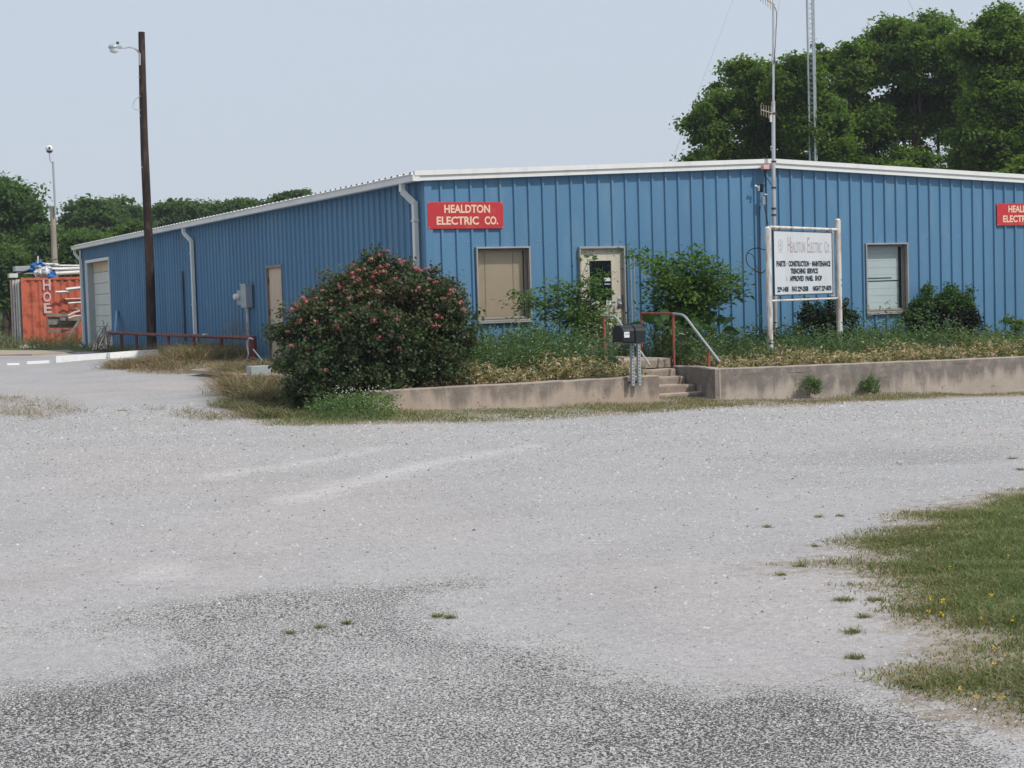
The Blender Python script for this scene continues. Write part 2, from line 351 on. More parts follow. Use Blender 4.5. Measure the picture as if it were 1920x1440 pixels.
m, t, b = _m('gravel_ground')
P = geo(t).outputs['Position']
def attr(nm): return N(t, 'ShaderNodeAttribute', attribute_name=nm).outputs['Fac']
edge = math_(t, 'SUBTRACT', noise(t, P, 1.6, 6, .7), .5)
edge2 = math_(t, 'SUBTRACT', noise(t, P, 7, 5, .7), .5)
def mask(nm, soft=.12, amp=.9, amp2=.35, mx_=1.0):
    s = math_(t, 'ADD', attr(nm), math_(t, 'ADD', math_(t, 'MULTIPLY', edge, amp), math_(t, 'MULTIPLY', edge2, amp2)))
    return ramp(t, math_(t, 'MULTIPLY_ADD', s, .5, .5, clamp=True), [(.5-soft, 0), (.5+soft, mx_)])
chip = mask('chip', .15, .6, .6); chip2 = mask('chip2', .18, .5, .7, .62)
big = noise(t, P, .16, 4, .55)
mid = noise(t, P, .9, 5, .6)
base = mixc(t, ramp(t, big, [(.40, 0), (.62, 1)]), (.352, .350, .362), (.385, .356, .352))
base = mixc(t, ramp(t, mid, [(.42, 0), (.66, .6)]), base, (.30, .29, .29))
base = mixc(t, ramp(t, noise(t, P, 2.6, 5, .65), [(.55, 0), (.75, .5)]), base, (.45, .44, .435))
base = mixc(t, mask('track', .10, .22, .5, .7), base, (.60, .585, .58))
# stones: light chips over a dark binder; the binder shows where the dust has been worn off
vor = N(t, 'ShaderNodeTexVoronoi', inp={'Scale': 75.0, 'Randomness': 1.0}); t.links.new(P, vor.inputs['Vector'])
vcol = vor.outputs['Color']; sepc = N(t, 'ShaderNodeSeparateColor'); t.links.new(vcol, sepc.inputs[0])
sp = noise(t, P, 88, 3, .62)
expo = math_(t, 'MAXIMUM', chip, chip2)
patchy = math_(t, 'MULTIPLY_ADD', noise(t, P, .55, 5, .65), .24, -.10)
thr = math_(t, 'SUBTRACT', math_(t, 'MULTIPLY_ADD', expo, -.168, .665), math_(t, 'MULTIPLY', patchy, expo))
dk = ramp(t, math_(t, 'SUBTRACT', sp, thr), [(0.0, 0), (.045, 1)])
stone = mixc(t, math_(t, 'MULTIPLY', ramp(t, sepc.outputs[0], [(.55, 0), (1, .35)]), 1.0), base, (.56, .54, .52))
stone = mixc(t, ramp(t, sepc.outputs[1], [(.80, 0), (.92, .45)]), stone, (.23, .22, .215))
worn = mixc(t, math_(t, 'MULTIPLY', expo, .45), stone, (.46, .45, .445))
grit = noise(t, P, 15, 8, .9); worn = mixc(t, ramp(t, grit, [(.30, .55), (.49, 0)]), worn, (.17, .165, .165)); worn = mixc(t, ramp(t, grit, [(.54, 0), (.72, .6)]), worn, (.60, .585, .57))
gcol = mixc(t, math_(t, 'MULTIPLY', dk, math_(t, 'MULTIPLY_ADD', expo, .42, .55)), worn, (.065, .060, .058))
# dark scattered bits, leaves and dirt
bits = noise(t, P, 17, 3, .7); gcol = mixc(t, ramp(t, bits, [(.715, 0), (.74, .85)]), gcol, (.13, .10, .075))
dirt = mask('dirt', .07, .8, 1.5, .8)
gcol = mixc(t, dirt, gcol, mixc(t, ramp(t, noise(t, P, 9, 5, .7), [(.35, 0), (.65, 1)]), (.16, .12, .085), (.34, .29, .23)))
farg = mask('farg', .10, .8, .3, 1.0)
gcol = mixc(t, farg, gcol, mixc(t, ramp(t, noise(t, P, 4, 6, .7), [(.35, 0), (.65, 1)]), (.045, .085, .025), (.115, .135, .05)))
t.links.new(gcol, b.inputs['Base Color']); b.inputs['Roughness'].default_value = .92; b.inputs['Specular IOR Level'].default_value = .12
h = math_(t, 'ADD', math_(t, 'MULTIPLY', vor.outputs['Distance'], -.6), math_(t, 'MULTIPLY', dk, -1.1))
h = math_(t, 'ADD', h, math_(t, 'MULTIPLY', noise(t, P, 12, 5, .7), 1.2))
t.links.new(bump(t, h, .55, .008), b.inputs['Normal'])
M['ground'] = m
ground = mesh_np('ground', np.column_stack([P2, GZ]), F, M['ground'], smooth=True); tag(ground, 'pale grey gravel lot, flat and dusty, worn to dark speckled chip seal nearest the viewer', kind='structure')
sd_chip = np.minimum(poly_sd(P2, CHIP), -poly_sd(P2, CHIP_HOLE))
for nm, arr in (('chip', sd_chip), ('chip2', sdmax(P2, CHIP2)), ('track', sdmax(P2, TRACK)), ('dirt', sdmax(P2, [LAWN, STRIP, BRUSHZ[0]])), ('farg', sdmax(P2, [FARG, G([(2230,895),(2400,880),(3600,1000),(3400,1700),(2500,1560)])]))):
    a = ground.data.attributes.new(nm, 'FLOAT', 'POINT'); a.data.foreach_set('value', np.clip(arr, -1.5, 1.5).astype(np.float32))

# planter soil behind the retaining walls
sx = np.arange(-3.4, 17, .3); sy = np.arange(-4.95, .02, .3); SXg, SYg = np.meshgrid(sx, sy)
def soil_z(x, y):
    z = -.26 + .035*(np.asarray(y)+5) - .004*np.asarray(x)
    return z - .5*np.clip(-2.6-np.asarray(x), 0, 1)
SZ = soil_z(SXg, SYg) + .02*np.sin(SXg*5)*np.cos(SYg*4)
inst = ((SXg > 1.75) & (SXg < 3.45) & (SYg < -2.2))
SZ = np.where(inst, -1.2, SZ)
I = np.arange(SXg.size).reshape(SXg.shape); F = np.stack([I[:-1, :-1], I[:-1, 1:], I[1:, 1:], I[1:, :-1]], -1).reshape(-1, 4)
M['soil'] = weathered('planter_soil', (.13, .10, .07), (.09, .07, .05), .95, 4, 1, .1, dirt=(.26, .20, .14), dirt_amt=.5, bmp=.6)
tag(mesh_np('planter_bed', np.column_stack([SXg.ravel(), SYg.ravel(), SZ.ravel()]), F, M['soil'], smooth=True), kind='structure')

# ================================================================== BUILDING
FT = .3048; BL = 31.05; XR = 7.687; BW = XR*2; PW = 3*FT; SL = .0395
def ztop(X): return 3.335 + SL*(min(X, 2*XR-X)+.25) - .0
bld = empty('metal_building', (0, 0, 0), 'long low blue metal building with white roof trim behind the weedy planter', 'building')
# rib profile over one foot: (offset, height out)
RIB = [(-.038, 0), (-.018, .036), (.018, .036), (.038, 0)]
def profile(s0, s1, first):
    pts = []
    k = math.floor((s0-first)/FT)-1
    while first+k*FT < s1+.1:
        for o_, hh in RIB:
            s = first+k*FT+o_
            if s0 < s < s1: pts.append((s, hh))
        k += 1
    def hat(s):
        d = abs(((s-first+FT/2) % FT)-FT/2)
        return .036 if d < .018 else (.036*(.038-d)/.020 if d < .038 else 0)
    return [(s0, hat(s0))]+pts+[(s1, hat(s1))], hat
def sheet(name, s0, s1, first, zb, zt, openings, frame, mat, parent):
    """corrugated sheet in strips; frame(s, out, z) -> world point. Openings are (s0,s1,z0,z1)"""
    pts, hat = profile(s0, s1, first)
    extra = [q for o_ in openings for q in o_[:2] if s0 < q < s1]
    pts = sorted(pts+[(q, hat(q)) for q in extra])
    V = []; Fc = []; rows = 0
    for (a, ha), (c, hc) in zip(pts[:-1], pts[1:]):
        if c-a < 1e-5: continue
        mid_ = (a+c)/2; iv = [(zb, None)]
        segs = [(zb, 99)]
        for o_ in openings:
            if o_[0] < mid_ < o_[1]:
                ns = []
                for z0, z1 in segs:
                    if o_[2] > z0: ns.append((z0, min(z1, o_[2])))
                    if o_[3] < z1: ns.append((max(z0, o_[3]), z1))
                segs = ns
        for z0, z1 in segs:
            n = len(V)
            za, zc = (min(z1, zt(a)), min(z1, zt(c)))
            V += [frame(a, ha, z0), frame(c, hc, z0), frame(c, hc, zc), frame(a, ha, za)]
            Fc.append((n, n+1, n+2, n+3))
    if not Fc: return None
    return mesh_np(name, V, Fc, mat, parent)
fr = lambda s, o_, z: (s, -o_, z)
OPF = [(.985, 2.085, .72, 2.065), (3.19, 4.15, -.2, 2.06), (10.11, 11.21, .61, 2.035)]
X0 = .297
s = .0
edges = [0.0] + [X0+FT*1.5+PW*i for i in range(16) if X0+FT*1.5+PW*i < BW-.3] + [BW]
for i in range(len(edges)-1):
    sheet('wall_panel', edges[i], edges[i+1], X0, -.18, ztop, OPF, fr, M['blue'], bld)
fl = lambda s, o_, z: (-o_, s, z)
OPL = [(8.43, 9.52, -.3, 2.06), (26.45, 30.05, -.3, 2.86)]
sh = None; nfull = 0
k = 0
while k*PW < BL-.1:
    a, c = k*PW+.0, min((k+1)*PW, BL)
    hit = [o_ for o_ in OPL if o_[0] < c and o_[1] > a]
    if sh is not None and not hit and c-a > PW-.01:
        o = sh.copy(); COL.objects.link(o); o.location = (0, a-sh_a, 0)
    else:
        o = sheet('wall_panel', a, c, a+FT/2, -.2, lambda q: 3.35, hit, fl, M['blue'], bld)
        if o is not None and not hit and sh is None: sh = o; sh_a = a
    k += 1
# the two unseen walls and the slab
mb = MB(); mb.box((BW-.03, .02, -.2), (BW, BL, 3.3)); mb.box((0, BL-.03, -.2), (BW, BL, 3.3)); mb.build('rear_wall', M['blue_trim'], bld)
mb = MB(); mb.box((.03, .03, -.6), (BW-.04, BL-.04, -.035)); mb.box((.0, .0, -.6), (BW, BL, -.19)); mb.build('foundation', M['slab'], bld)
M['interior'] = weathered('dark_backing', (.06, .06, .055), None, .9, 2)
mb = MB()   # inner lining added unseen behind the sheets to block light
def backing(a, c, z0, z1): mb.box((a, .30, z0), (c, .34, z1))
backing(.02, BW-.05, -.03, 3.3); mb.box((.30, .36, -.03), (.34, BL-.1, 3.3)); mb.build('light_block', M['interior'], bld)
# roof sheets (3 ft each) and ridge
def rz(X): return 3.4413+SL*(min(X, 2*XR-X)+.25)
def roof_sheet(sgn):
    V = []; Fc = []; pts, hat = profile(0, PW, FT/2)
    xa, xb = (-.27, XR) if sgn < 0 else (XR, 2*XR+.27)
    for (a, ha), (c, hc) in zip(pts[:-1], pts[1:]):
        n = len(V); V += [(xa, a, rz(xa)+ha), (xb, a, rz(xb)+ha), (xb, c, rz(xb)+hc), (xa, c, rz(xa)+hc)]; Fc.append((n, n+1, n+2, n+3))
    return mesh_np('roof_panel', V, Fc, M['white'], bld)
for sgn in (-1, 1):
    r0 = roof_sheet(sgn); r0.location = (0, -.1, 0)
    for k in range(1, 34):
        o = r0.copy(); COL.objects.link(o); o.location = (0, -.1+k*PW, 0)
mb = MB()
for k in range(102): mb.box((-.285, -.1+FT*(k+.5)-.022, rz(-.25)-.0), (-.262, -.1+FT*(k+.5)+.022, rz(-.25)+.042))
tag(mb.build('rib_closure', M['rubber_dark'], bld), kind='stuff')
mb = MB(); mb.box((XR-.2, -.1, 3.765), (XR+.2, BL+.1, 3.80)); mb.build('ridge_cap', M['white'], bld)
# rake trim: lower fascia and a prouder upper lip
def rake(name, dz0, dz1, y0, y1, xa, xb):
    V = []
    for X in (xa, xb):
        for (y, dz) in ((y0, dz0), (y1, dz0), (y1, dz1), (y0, dz1)): V.append((X, y, rz(X)+dz))
    mesh_np(name, V, [(0,1,2,3)[::-1], (4,5,6,7), (0,1,5,4), (1,2,6,5), (2,3,7,6), (3,0,4,7)], M['white'], bld)
for xa, xb in ((-.27, XR), (XR, 2*XR+.27)):
    rake('rake_fascia', -.125, -.022, -.125, -.105, xa, xb); rake('rake_lip', -.030, .058, -.155, -.06, xa, xb)
    rake('rake_soffit', -.122, -.112, -.104, -.002, xa, xb)
# gutter along the long side
mb = MB(); mb.box((-.31, -.13, 3.325), (-.30, BL+.12, 3.437)); mb.box((-.31, -.13, 3.312), (-.17, BL+.12, 3.324)); mb.box((-.335, -.13, 3.425), (-.312, BL+.12, 3.447))
mb.box((-.31, -.142, 3.312), (-.17, -.131, 3.43))
mb.build('gutter', M['white'], bld)
mb = MB(); mb.box((-.168, .0, 3.33), (-.002, BL, 3.345)); mb.build('soffit', M['blue_trim'], bld)
# corner trims
mb = MB(); mb.box((-.045, -.045, -.18), (.10, -.034, 3.33)); mb.box((-.045, -.034, -.18), (-.034, .09, 3.31)); mb.build('corner_trim', M['blue'], bld)
mb = MB(); mb.box((-.05, BL-.18, -.2), (-.034, BL+.05, 3.3)); mb.build('corner_trim', M['white'], bld)
# downspouts
def downspout(y, zb, off=0.0):
    mb = MB(); w, d = .055, .04
    path = [(-.24, y, 3.34), (-.24, y, 3.17), (-.09, y-.22, 2.93), (-.09, y-.22, zb)]
    for a, c in zip(path[:-1], path[1:]):
        a = np.array(a); c = np.array(c); ax = (c-a)/2; e = ax/np.linalg.norm(ax)
        p = np.cross(e, (0, 1, 0)); p /= np.linalg.norm(p); q = np.cross(e, p)
        mb.obox((a+c)/2, ax*1.03, p*d, q*w)
    for z in (2.6, 1.2): mb.box((-.145, y-.295, z), (-.04, y-.145, z+.03))
    mb.obox((-.15, y-.22, zb), (.09, 0, -.03), (0, .055, 0), (.0, 0, .04))
    mb.build('downspout', M['white'], bld)
downspout(.55, -.1); downspout(16.15, .05); downspout(BL-.1, -.1)
# screws in rows
mb = MB()
for zr_ in (2.20, 1.15):
    for k in range(49):
        X = X0+FT*(k+.5)
        if any(o_[0]-.1 < X < o_[1]+.1 and zr_ < o_[3]+.1 for o_ in OPF): continue
        mb.box((X-.007, -.008, zr_-.007), (X+.007, -.001, zr_+.007)); mb.box((X+.05, -.008, zr_-.007), (X+.064, -.001, zr_+.007))
    for k in range(100):
        Y = FT*(k+.0)+.02
        if any(o_[0]-.1 < Y < o_[1]+.1 for o_ in OPL): continue
        mb.box((-.008, Y-.007, zr_-.007), (-.001, Y+.007, zr_+.007))
tag(mb.build('screw_heads', M['galv'], bld), kind='stuff')

def window(x0, x1, z0, z1, ftop, shade, slats):
    fm = M[ftop]
    mb = MB(); w = .032; y0, y1 = -.065, .02
    mb.box((x0-.02, y0, z1-w+.03), (x1+.02, y1, z1+.03)); mb.box((x0, y0, z0-.03), (x1, y1, z0+w-.03))
    mb.box((x0-.02, y0, z0-.03), (x0+w-.02, y1, z1-w+.029)); mb.box((x1-w+.02, y0, z0-.03), (x1+.02, y1, z1-w+.029))
    win = mb.build('window', fm, bld, bevel=.004)
    mb = MB(); w2 = .03   # sash set back in the opening, with the deep jambs
    mb.box((x0+.02, .02, z0+.01), (x0+.035, .12, z1-.012)); mb.box((x1-.035, .02, z0+.01), (x1-.02, .12, z1-.012))
    mb.box((x0+.036, .02, z1-.03), (x1-.036, .12, z1-.015)); mb.box((x0+.036, .02, z0+.012), (x1-.036, .12, z0+.03))
    mb.build('jamb', M['frame'], win)
    mb = MB()
    for a, c in (((x0+.036, z0+.03), (x0+.05, z1-.03)), ((x1-.05, z0+.03), (x1-.036, z1-.03)), ((x0+.05, z1-.045), (x1-.05, z1-.03)), ((x0+.05, z0+.03), (x1-.05, z0+.055))):
        mb.box((a[0], .075, a[1]), (c[0], .10, c[1]))
    mb.build('sash', fm, win)
    mb = MB(); mb.box((x0+.06, .085, z0+.05), (x1-.06, .089, z1-.05)); mb.build('pane', M['pane'], win)
    mb = MB()
    if slats:
        z = z0+.05
        while z < z1-.04:
            mb.obox(((x0+x1)/2, .150, z), ((x1-x0)/2-.05, 0, 0), (0, .010, .004), (-.0, -.0006, .0016)) if False else mb.obox(((x0+x1)/2, .150, z+.011), ((x1-x0)/2-.05, 0, 0), (0, .005, -.0125), (0, .0006, .0003))
            z += .0225
    else:
        n = 9
        for i in range(n):
            za = z0+.04+(z1-z0-.08)*i/n; zb = z0+.04+(z1-z0-.08)*(i+1)/n
            if i == 4: za += .025
            mb.box((x0+.05, .15+.004*(i % 2), za), (x1-.09, .156+.004*(i % 2), zb-.003))
    bl = mb.build('blind', shade, win)
    mb = MB()
    for q in (.22, .76): mb.tube([(x0+(x1-x0)*q, .135, z0+.06), (x0+(x1-x0)*q, .135, z1-.06)], .0035, 5)
    if slats: mb.build('blind_cord', M['old_wood'], win)
    mb = MB(); mb.box((x0-.02, -.075, z0-.06), (x1+.02, -.035, z0-.032)); mb.build('sill', fm, win)
    return win
window(.985, 2.085, .72, 2.065, 'frame_grey', M['blind'], True)
w2 = window(10.11, 11.21, .61, 2.035, 'frame_grey', M['shade'], False)
mb = MB(); mb.box((10.19, .144, 1.31), (10.93, .149, 1.335)); mb.build('shade_gap', M['dark_metal'], w2)

# front door: frame, leaf, glass, notices, hardware
mb = MB(); a, c = 3.19, 4.15
mb.box((a-.03, -.075, 1.985+.05), (c+.03, .05, 2.075)); mb.box((a-.03, -.075, -.03), (a, .05, 2.034)); mb.box((c, -.075, -.03), (c+.03, .05, 2.034))
door = mb.build('front_door', M['frame_grey'], bld, bevel=.004)
mb = MB(); g0, g1, gb, gt = 3.41, 3.90, .93, 1.80
mb.box((a+.004, .012, -.02), (g0, .05, 2.03)); mb.box((g1, .012, -.02), (c-.004, .05, 2.03)); mb.box((g0, .012, gt), (g1, .05, 2.03)); mb.box((g0, .012, -.02), (g1, .05, gb))
mb.build('door_leaf', M['door_cream'], door)
mb = MB(); mb.box((g0-.03, .004, gb-.03), (g1+.03, .0115, gb)); mb.box((g0-.03, .004, gt), (g1+.03, .0115, gt+.03)); mb.box((g0-.03, .004, gb+.0005), (g0, .0115, gt-.0005)); mb.box((g1, .004, gb+.0005), (g1+.03, .0115, gt-.0005))
mb.build('glazing_bead', M['door_cream'], door)
mb = MB(); mb.box((g0, .026, gb), (g1, .032, gt)); mb.build('glass', M['glass_dark'], door)
mb = MB(); mb.box((3.74, .022, 1.40), (3.885, .0255, 1.47)); mb.box((3.75, .022, 1.335), (3.88, .0255, 1.35))
mb.box((3.43, .022, .95), (3.62, .0255, 1.03)); mb.box((3.78, .022, .94), (3.89, .0255, 1.03)); mb.build('notice', M['paper'], door)
mb = MB(); mb.ball((4.06, -.035, .95), (.034, .034, .034)); mb.tube([(4.06, .012, .95), (4.06, -.03, .95)], .018); mb.box((4.02, .004, .86), (4.10, .011, 1.09)); mb.tube([(4.06, .01, 1.05), (4.06, -.015, 1.05)], .024)
mb.build('door_knob', M['galv'], door, smooth=True)
mb = MB(); mb.box((4.105, -.002, .84), (4.15, .0035, 1.12)); mb.build('latch_guard', M['frame'], door)
for z in (.22, 1.0, 1.75):
    mb = MB(); mb.tube([(a+.006, .002, z), (a+.006, .002, z+.11)], .012); mb.build('hinge', M['redpipe'], door)
# fluted lower part seen under the leaves
mb = MB()
for k in range(5): mb.box((3.50+.1*k, .004, .05), (3.512+.1*k, .0118, .62))
mb.build('kick_groove', M['frame'], door)
mb = MB(); mb.tube([(4.30, -.06, -.1), (4.30, -.06, 2.0)], .018); mb.tube([(4.38, -.055, -.1), (4.38, -.055, 1.9)], .012); mb.build('conduit', M['galv'], bld)

# side door (recessed in the long wall)
mb = MB(); ya, yc = 8.43, 9.52
mb.box((-.06, ya-.04, 2.0), (.10, yc+.04, 2.075)); mb.box((-.06, ya-.04, -.19), (.10, ya, 1.999)); mb.box((-.06, yc, -.19), (.10, yc+.04, 1.999))
sd_ = mb.build('side_door', M['frame'], bld)
mb = MB(); mb.box((.0, ya, -.17), (.045, yc, 1.995)); mb.build('door_leaf', M['door_tan'], sd_)
for z in (.1, .9, 1.65):
    mb = MB(); mb.tube([(-.02, yc-.02, z), (-.02, yc-.02, z+.12)], .014); mb.build('hinge', M['dark_metal'], sd_)
mb = MB(); mb.ball((-.05, ya+.09, .92), .033); mb.tube([(.0, ya+.09, .92), (-.05, ya+.09, .92)], .015); mb.build('door_knob', M['galv'], sd_, smooth=True)
# garage door
ya, yc = 26.45, 30.05
mb = MB(); mb.box((-.07, ya-.06, 2.80), (-.005, yc+.06, 2.90)); mb.box((-.07, ya-.06, -.19), (-.005, ya, 2.799)); mb.box((-.07, yc, -.19), (-.005, yc+.08, 2.799))
gd = mb.build('garage_door', M['white'], bld)
mb = MB(); mb.box((-.004, yc-.02, -.19), (.30, yc+.0, 2.86)); mb.box((-.004, ya, -.19), (.30, ya+.02, 2.86)); mb.box((-.004, ya+.02, 2.83), (.30, yc-.02, 2.86)); mb.build('jamb', M['steel_grey'], gd)
nsec = 8
for i in range(nsec):
    z0 = -.17+i*3.0/nsec; z1 = z0+3.0/nsec-.012
    mb = MB(); mb.box((.20, ya+.02, z0), (.23, yc-.02, min(z1, 2.825))); mb.build('door_section', M['door_tan'] if i == nsec-1 else M['garage'], gd, bevel=.006)
# pipes up the long wall
mb = MB(); mb.tube([(-.05, 17.15, .25), (-.05, 17.15, 2.15)], .022); mb.tube([(-.05, 17.15, .22), (-.05, 17.15, .42)], .034); mb.build('conduit', M['dark_metal'], bld)
# roof vents
mb = MB(); mb.tube([(9.9, 2.2, 3.6), (9.9, 2.2, 3.84)], .05); mb.ball((9.9, 2.2, 3.86), (.10, .10, .07)); mb.build('roof_vent', M['white'], bld, smooth=True)
mb = MB(); mb.tube([(14.2, 4.6, 3.45), (14.2, 4.6, 3.95)], .06); mb.ball((14.2, 4.6, 4.0), (.15, .15, .10)); mb.build('roof_vent', M['white'], bld, smooth=True)

# ================================================================== TEXT
def text_mesh(body, width, height, bold=.0, extrude=.003, font_shear=0):
    """flat lettering of exact width/height, centred, in the local x/z plane facing -y"""
    cu = bpy.data.curves.new('t', 'FONT'); cu.body = body; cu.size = 1; cu.extrude = 0; cu.offset = bold; cu.align_x = 'CENTER'; cu.resolution_u = 3
    o = bpy.data.objects.new('t', cu); COL.objects.link(o); dg = bpy.context.evaluated_depsgraph_get(); dg.update()
    me = bpy.data.meshes.new_from_object(o.evaluated_get(dg)); bpy.data.objects.remove(o); bpy.data.curves.remove(cu)
    n = len(me.vertices); V = np.zeros(n*3); me.vertices.foreach_get('co', V); V = V.reshape(-1, 3)
    F = [tuple(p.vertices) for p in me.polygons]; bpy.data.meshes.remove(me)
    lo, hi = V.min(0), V.max(0); V = (V-(lo+hi)/2)
    V[:, 0] *= width/(hi[0]-lo[0]); V[:, 1] *= height/(hi[1]-lo[1])
    return V[:, :2], F
def place_text(name, items, org, ux, uz, out, mat, parent, depth=.004):
    """items: (text, cx, cz, width, height, bold). org+cx*ux+cz*uz; letters are slabs `depth` thick standing out along `out`"""
    VV = []; FF = []
    for body, cx, cz, w, hh, bold in items:
        v, f = text_mesh(body, w, hh, bold); n = len(VV)
        for q in v: VV.append(org+(cx+q[0])*ux+(cz+q[1])*uz+out*depth)
        FF += [tuple(i+n for i in p) for p in f]
    o = mesh_np(name, VV, FF, mat, parent)
    return o
ex, ez = np.array([1., 0, 0]), np.array([0, 0, 1.])

def wall_sign(x0, z0, label):
    e = empty('wall_sign', (x0+.775, -.04, z0+.25), label, 'sign', 'red company signs on the front wall')
    mb = MB(); mb.box((x0, -.052, z0), (x0+1.55, -.034, z0+.495)); mb.build('sign_panel', M['sign_red'], e, bevel=.004)
    org = np.array([x0+.775, -.052, z0+.25]); out = np.array([0, -1., 0])
    place_text('lettering', [('HEALDTON', .03, .118, .94, .155, .03), ('ELECTRIC', -.17, -.100, .86, .155, .03), ('CO.', .52, -.100, .28, .155, .03)], org, ex, ez, out, M['sign_letter'], e, .003)
    mb = MB()
    for q in (.02, 1.53):
        for z in (.02, .475): mb.tube([(x0+q, -.052, z0+z), (x0+q, -.057, z0+z)], .011)
    mb.build('sign_screws', M['galv'], e)
wall_sign(.005, 2.44, 'red sign with cream lettering at the corner above the tan blind window')
wall_sign(13.75, 2.415, 'red sign with cream lettering cut off by the right edge of the photo')

# ================================================================== RETAINING WALLS, STEPS, RAILS
def wall_run(name, pts, ztop_f, zbot_f, th, mat, label, nsub=8, side=1, inner=None):
    """concrete wall along a polyline (front face), slightly uneven, chamfered top edge"""
    P_ = [np.array(p, float) for p in pts]; S = []
    for a, c in zip(P_[:-1], P_[1:]):
        n = max(2, int(np.linalg.norm(c-a)/.25))
        for i in range(n): S.append(a+(c-a)*i/n)
    S.append(P_[-1]); S = np.array(S); V = []; Fc = []
    T = np.gradient(S, axis=0); T /= np.linalg.norm(T, axis=1)[:, None]; Nn = np.stack([T[:, 1], -T[:, 0]], 1)*side  # towards front
    for i, (p, nrm) in enumerate(zip(S, Nn)):
        zt_ = ztop_f(p[0])+rng.normal(0, .004); zb_ = zbot_f(p[0], p[1])-.25; j = rng.normal(0, .004)
        f0 = p+nrm*j; bk = p-nrm*th
        V += [(f0[0], f0[1], zb_), (f0[0], f0[1], (zb_+zt_)/2), (f0[0], f0[1], zt_-.018), (f0[0]-nrm[0]*.018, f0[1]-nrm[1]*.018, zt_), (bk[0]+nrm[0]*.015, bk[1]+nrm[1]*.015, zt_), (bk[0], bk[1], zt_-.02), (bk[0], bk[1], zb_)]
    k = 7
    for i in range(len(S)-1):
        for j in range(k-1): Fc.append((i*k+j, (i+1)*k+j, (i+1)*k+j+1, i*k+j+1) if side > 0 else (i*k+j, i*k+j+1, (i+1)*k+j+1, (i+1)*k+j))
    Fc.append(tuple(range(k))); Fc.append(tuple(range((len(S)-1)*k, len(S)*k))[::-1])
    return tag(mesh_np(name, V, Fc, mat), label, 'wall')
wl = wall_run('retaining_wall', [(-3.15, -5.05), (1.83, -5.05)], lambda x: -.20, gz, .2, M['conc_l'], 'low tan concrete retaining wall between the rose bush and the steps')
wall_run('retaining_wall', [(3.32, -3.1), (3.26, -4.1), (3.02, -4.72), (2.98, -4.95), (16.5, -4.95)], lambda x: -.15-.0115*(x-2.6) if x > 3.3 else -.155, gz, .2, M['conc_r'], 'long dark stained concrete retaining wall right of the steps')
mb = MB(); mb.box((1.66, -4.84, -.9), (1.83, -3.0, -.205)); tag(mb.build('stair_cheek_wall', M['conc_l'], None), 'short return of tan concrete along the left side of the steps', 'wall')
# formwork joint and blotch patch on the right wall
mb = MB(); mb.box((3.06, -4.958, -.72), (3.085, -4.9555, -.17)); mb.box((4.9, -4.9585, -.8), (4.91, -4.956, -.5)); mb.build('pour_joint', M['slab'], bpy.data.objects['retaining_wall.001'])
# pale streak below the mailbox
steps = empty('front_steps', (2.6, -3.6, -.6), 'worn concrete steps between the two retaining walls, leading to the white door', 'steps')
yr = []
for i, (px, py) in enumerate(((1322, 735), (1303, 720), (1283, 705), (1266, 691))):
    q = onX(px, py, 3.24); yr.append((q[1], q[2]))
yr.append((yr[-1][0]+.32, onX(1250, 677, 2.6)[2]))
for i, (y, z) in enumerate(yr):
    yb = -2.2 if i < 4 else .0
    x0, x1 = (1.84, 3.25)
    if i == 4: x0, x1 = 1.86, 3.34
    V = []; Fc = []; n = 10
    for k in range(n+1):
        x = x0+(x1-x0)*k/n; jy, jz = rng.normal(0, .007), rng.normal(0, .004)
        lo = -.9 if i < 4 else z-.16
        V += [(x, y+jy*.5, lo), (x, y+jy, z-.03+jz), (x, y+.018+jy, z+jz), (x, yb, z)]
    for k in range(n):
        for j in range(3): Fc.append((k*4+j, (k+1)*4+j, (k+1)*4+j+1, k*4+j+1))
    Fc.append((0, 1, 2, 3)); Fc.append((n*4+3, n*4+2, n*4+1, n*4))
    mesh_np('step' if i < 4 else 'landing', V, Fc, M['conc_step'], steps)

def bend(pts, r=.08, n=5):
    out = [np.array(pts[0], float)]
    for a, b_, c in zip(pts[:-2], pts[1:-1], pts[2:]):
        a, b_, c = map(lambda q: np.array(q, float), (a, b_, c))
        u = a-b_; w = c-b_; ru = min(r, np.linalg.norm(u)/2); u = u/np.linalg.norm(u)*ru; w = w/np.linalg.norm(w)*ru
        for i in range(n+1):
            s = i/n; out.append((1-s)**2*(b_+u)+2*s*(1-s)*b_+s*s*(b_+w))
    out.append(np.array(pts[-1], float)); return out
XRr = 3.40
e = empty('handrail', (XRr, -2.6, -.1), 'red and grey pipe handrail right of the steps in front of big leaves', 'handrail')
r1, r2, r3, r4 = onX(1202, 588, XRr), onX(1262, 588, XRr), onX(1282, 590, XRr), onX(1350, 679, XRr)
mb = MB(); mb.tube([r1+(0, 0, 0), r2], .021); mb.build('top_rail', M['redrail'], e)
mb = MB(); mb.tube(bend([r2+(0, -.005, 0), r3, r4], .12), .021); mb.build('sloping_rail', M['steel_grey'], e)
mb = MB(); mb.tube([r1, (r1[0], r1[1], -.15)], .02); mb.build('post', M['redrail'], e)
mb = MB(); mb.tube([r2-(0, 0, .022), (r2[0], r2[1], -.2)], .022); mb.build('post', M['redrail'], e)
p3 = onX(1328, 650, XRr); mb = MB(); mb.tube([p3, (p3[0], p3[1]-.0, -.35)], .026); mb.build('post', M['redrail'], e)
XLr = 2.0
e = empty('handrail', (XLr, -3.2, -.1), 'thin dark pipe handrail left of the steps, half hidden by the sapling and mailbox', 'handrail')
r1, r2, r4 = onX(1132, 592, XLr), onX(1154, 593, XLr), onX(1219, 685, XLr)
mb = MB(); mb.tube(bend([r1, r2, r4], .1), .017); mb.build('rail', M['steel_grey'], e)
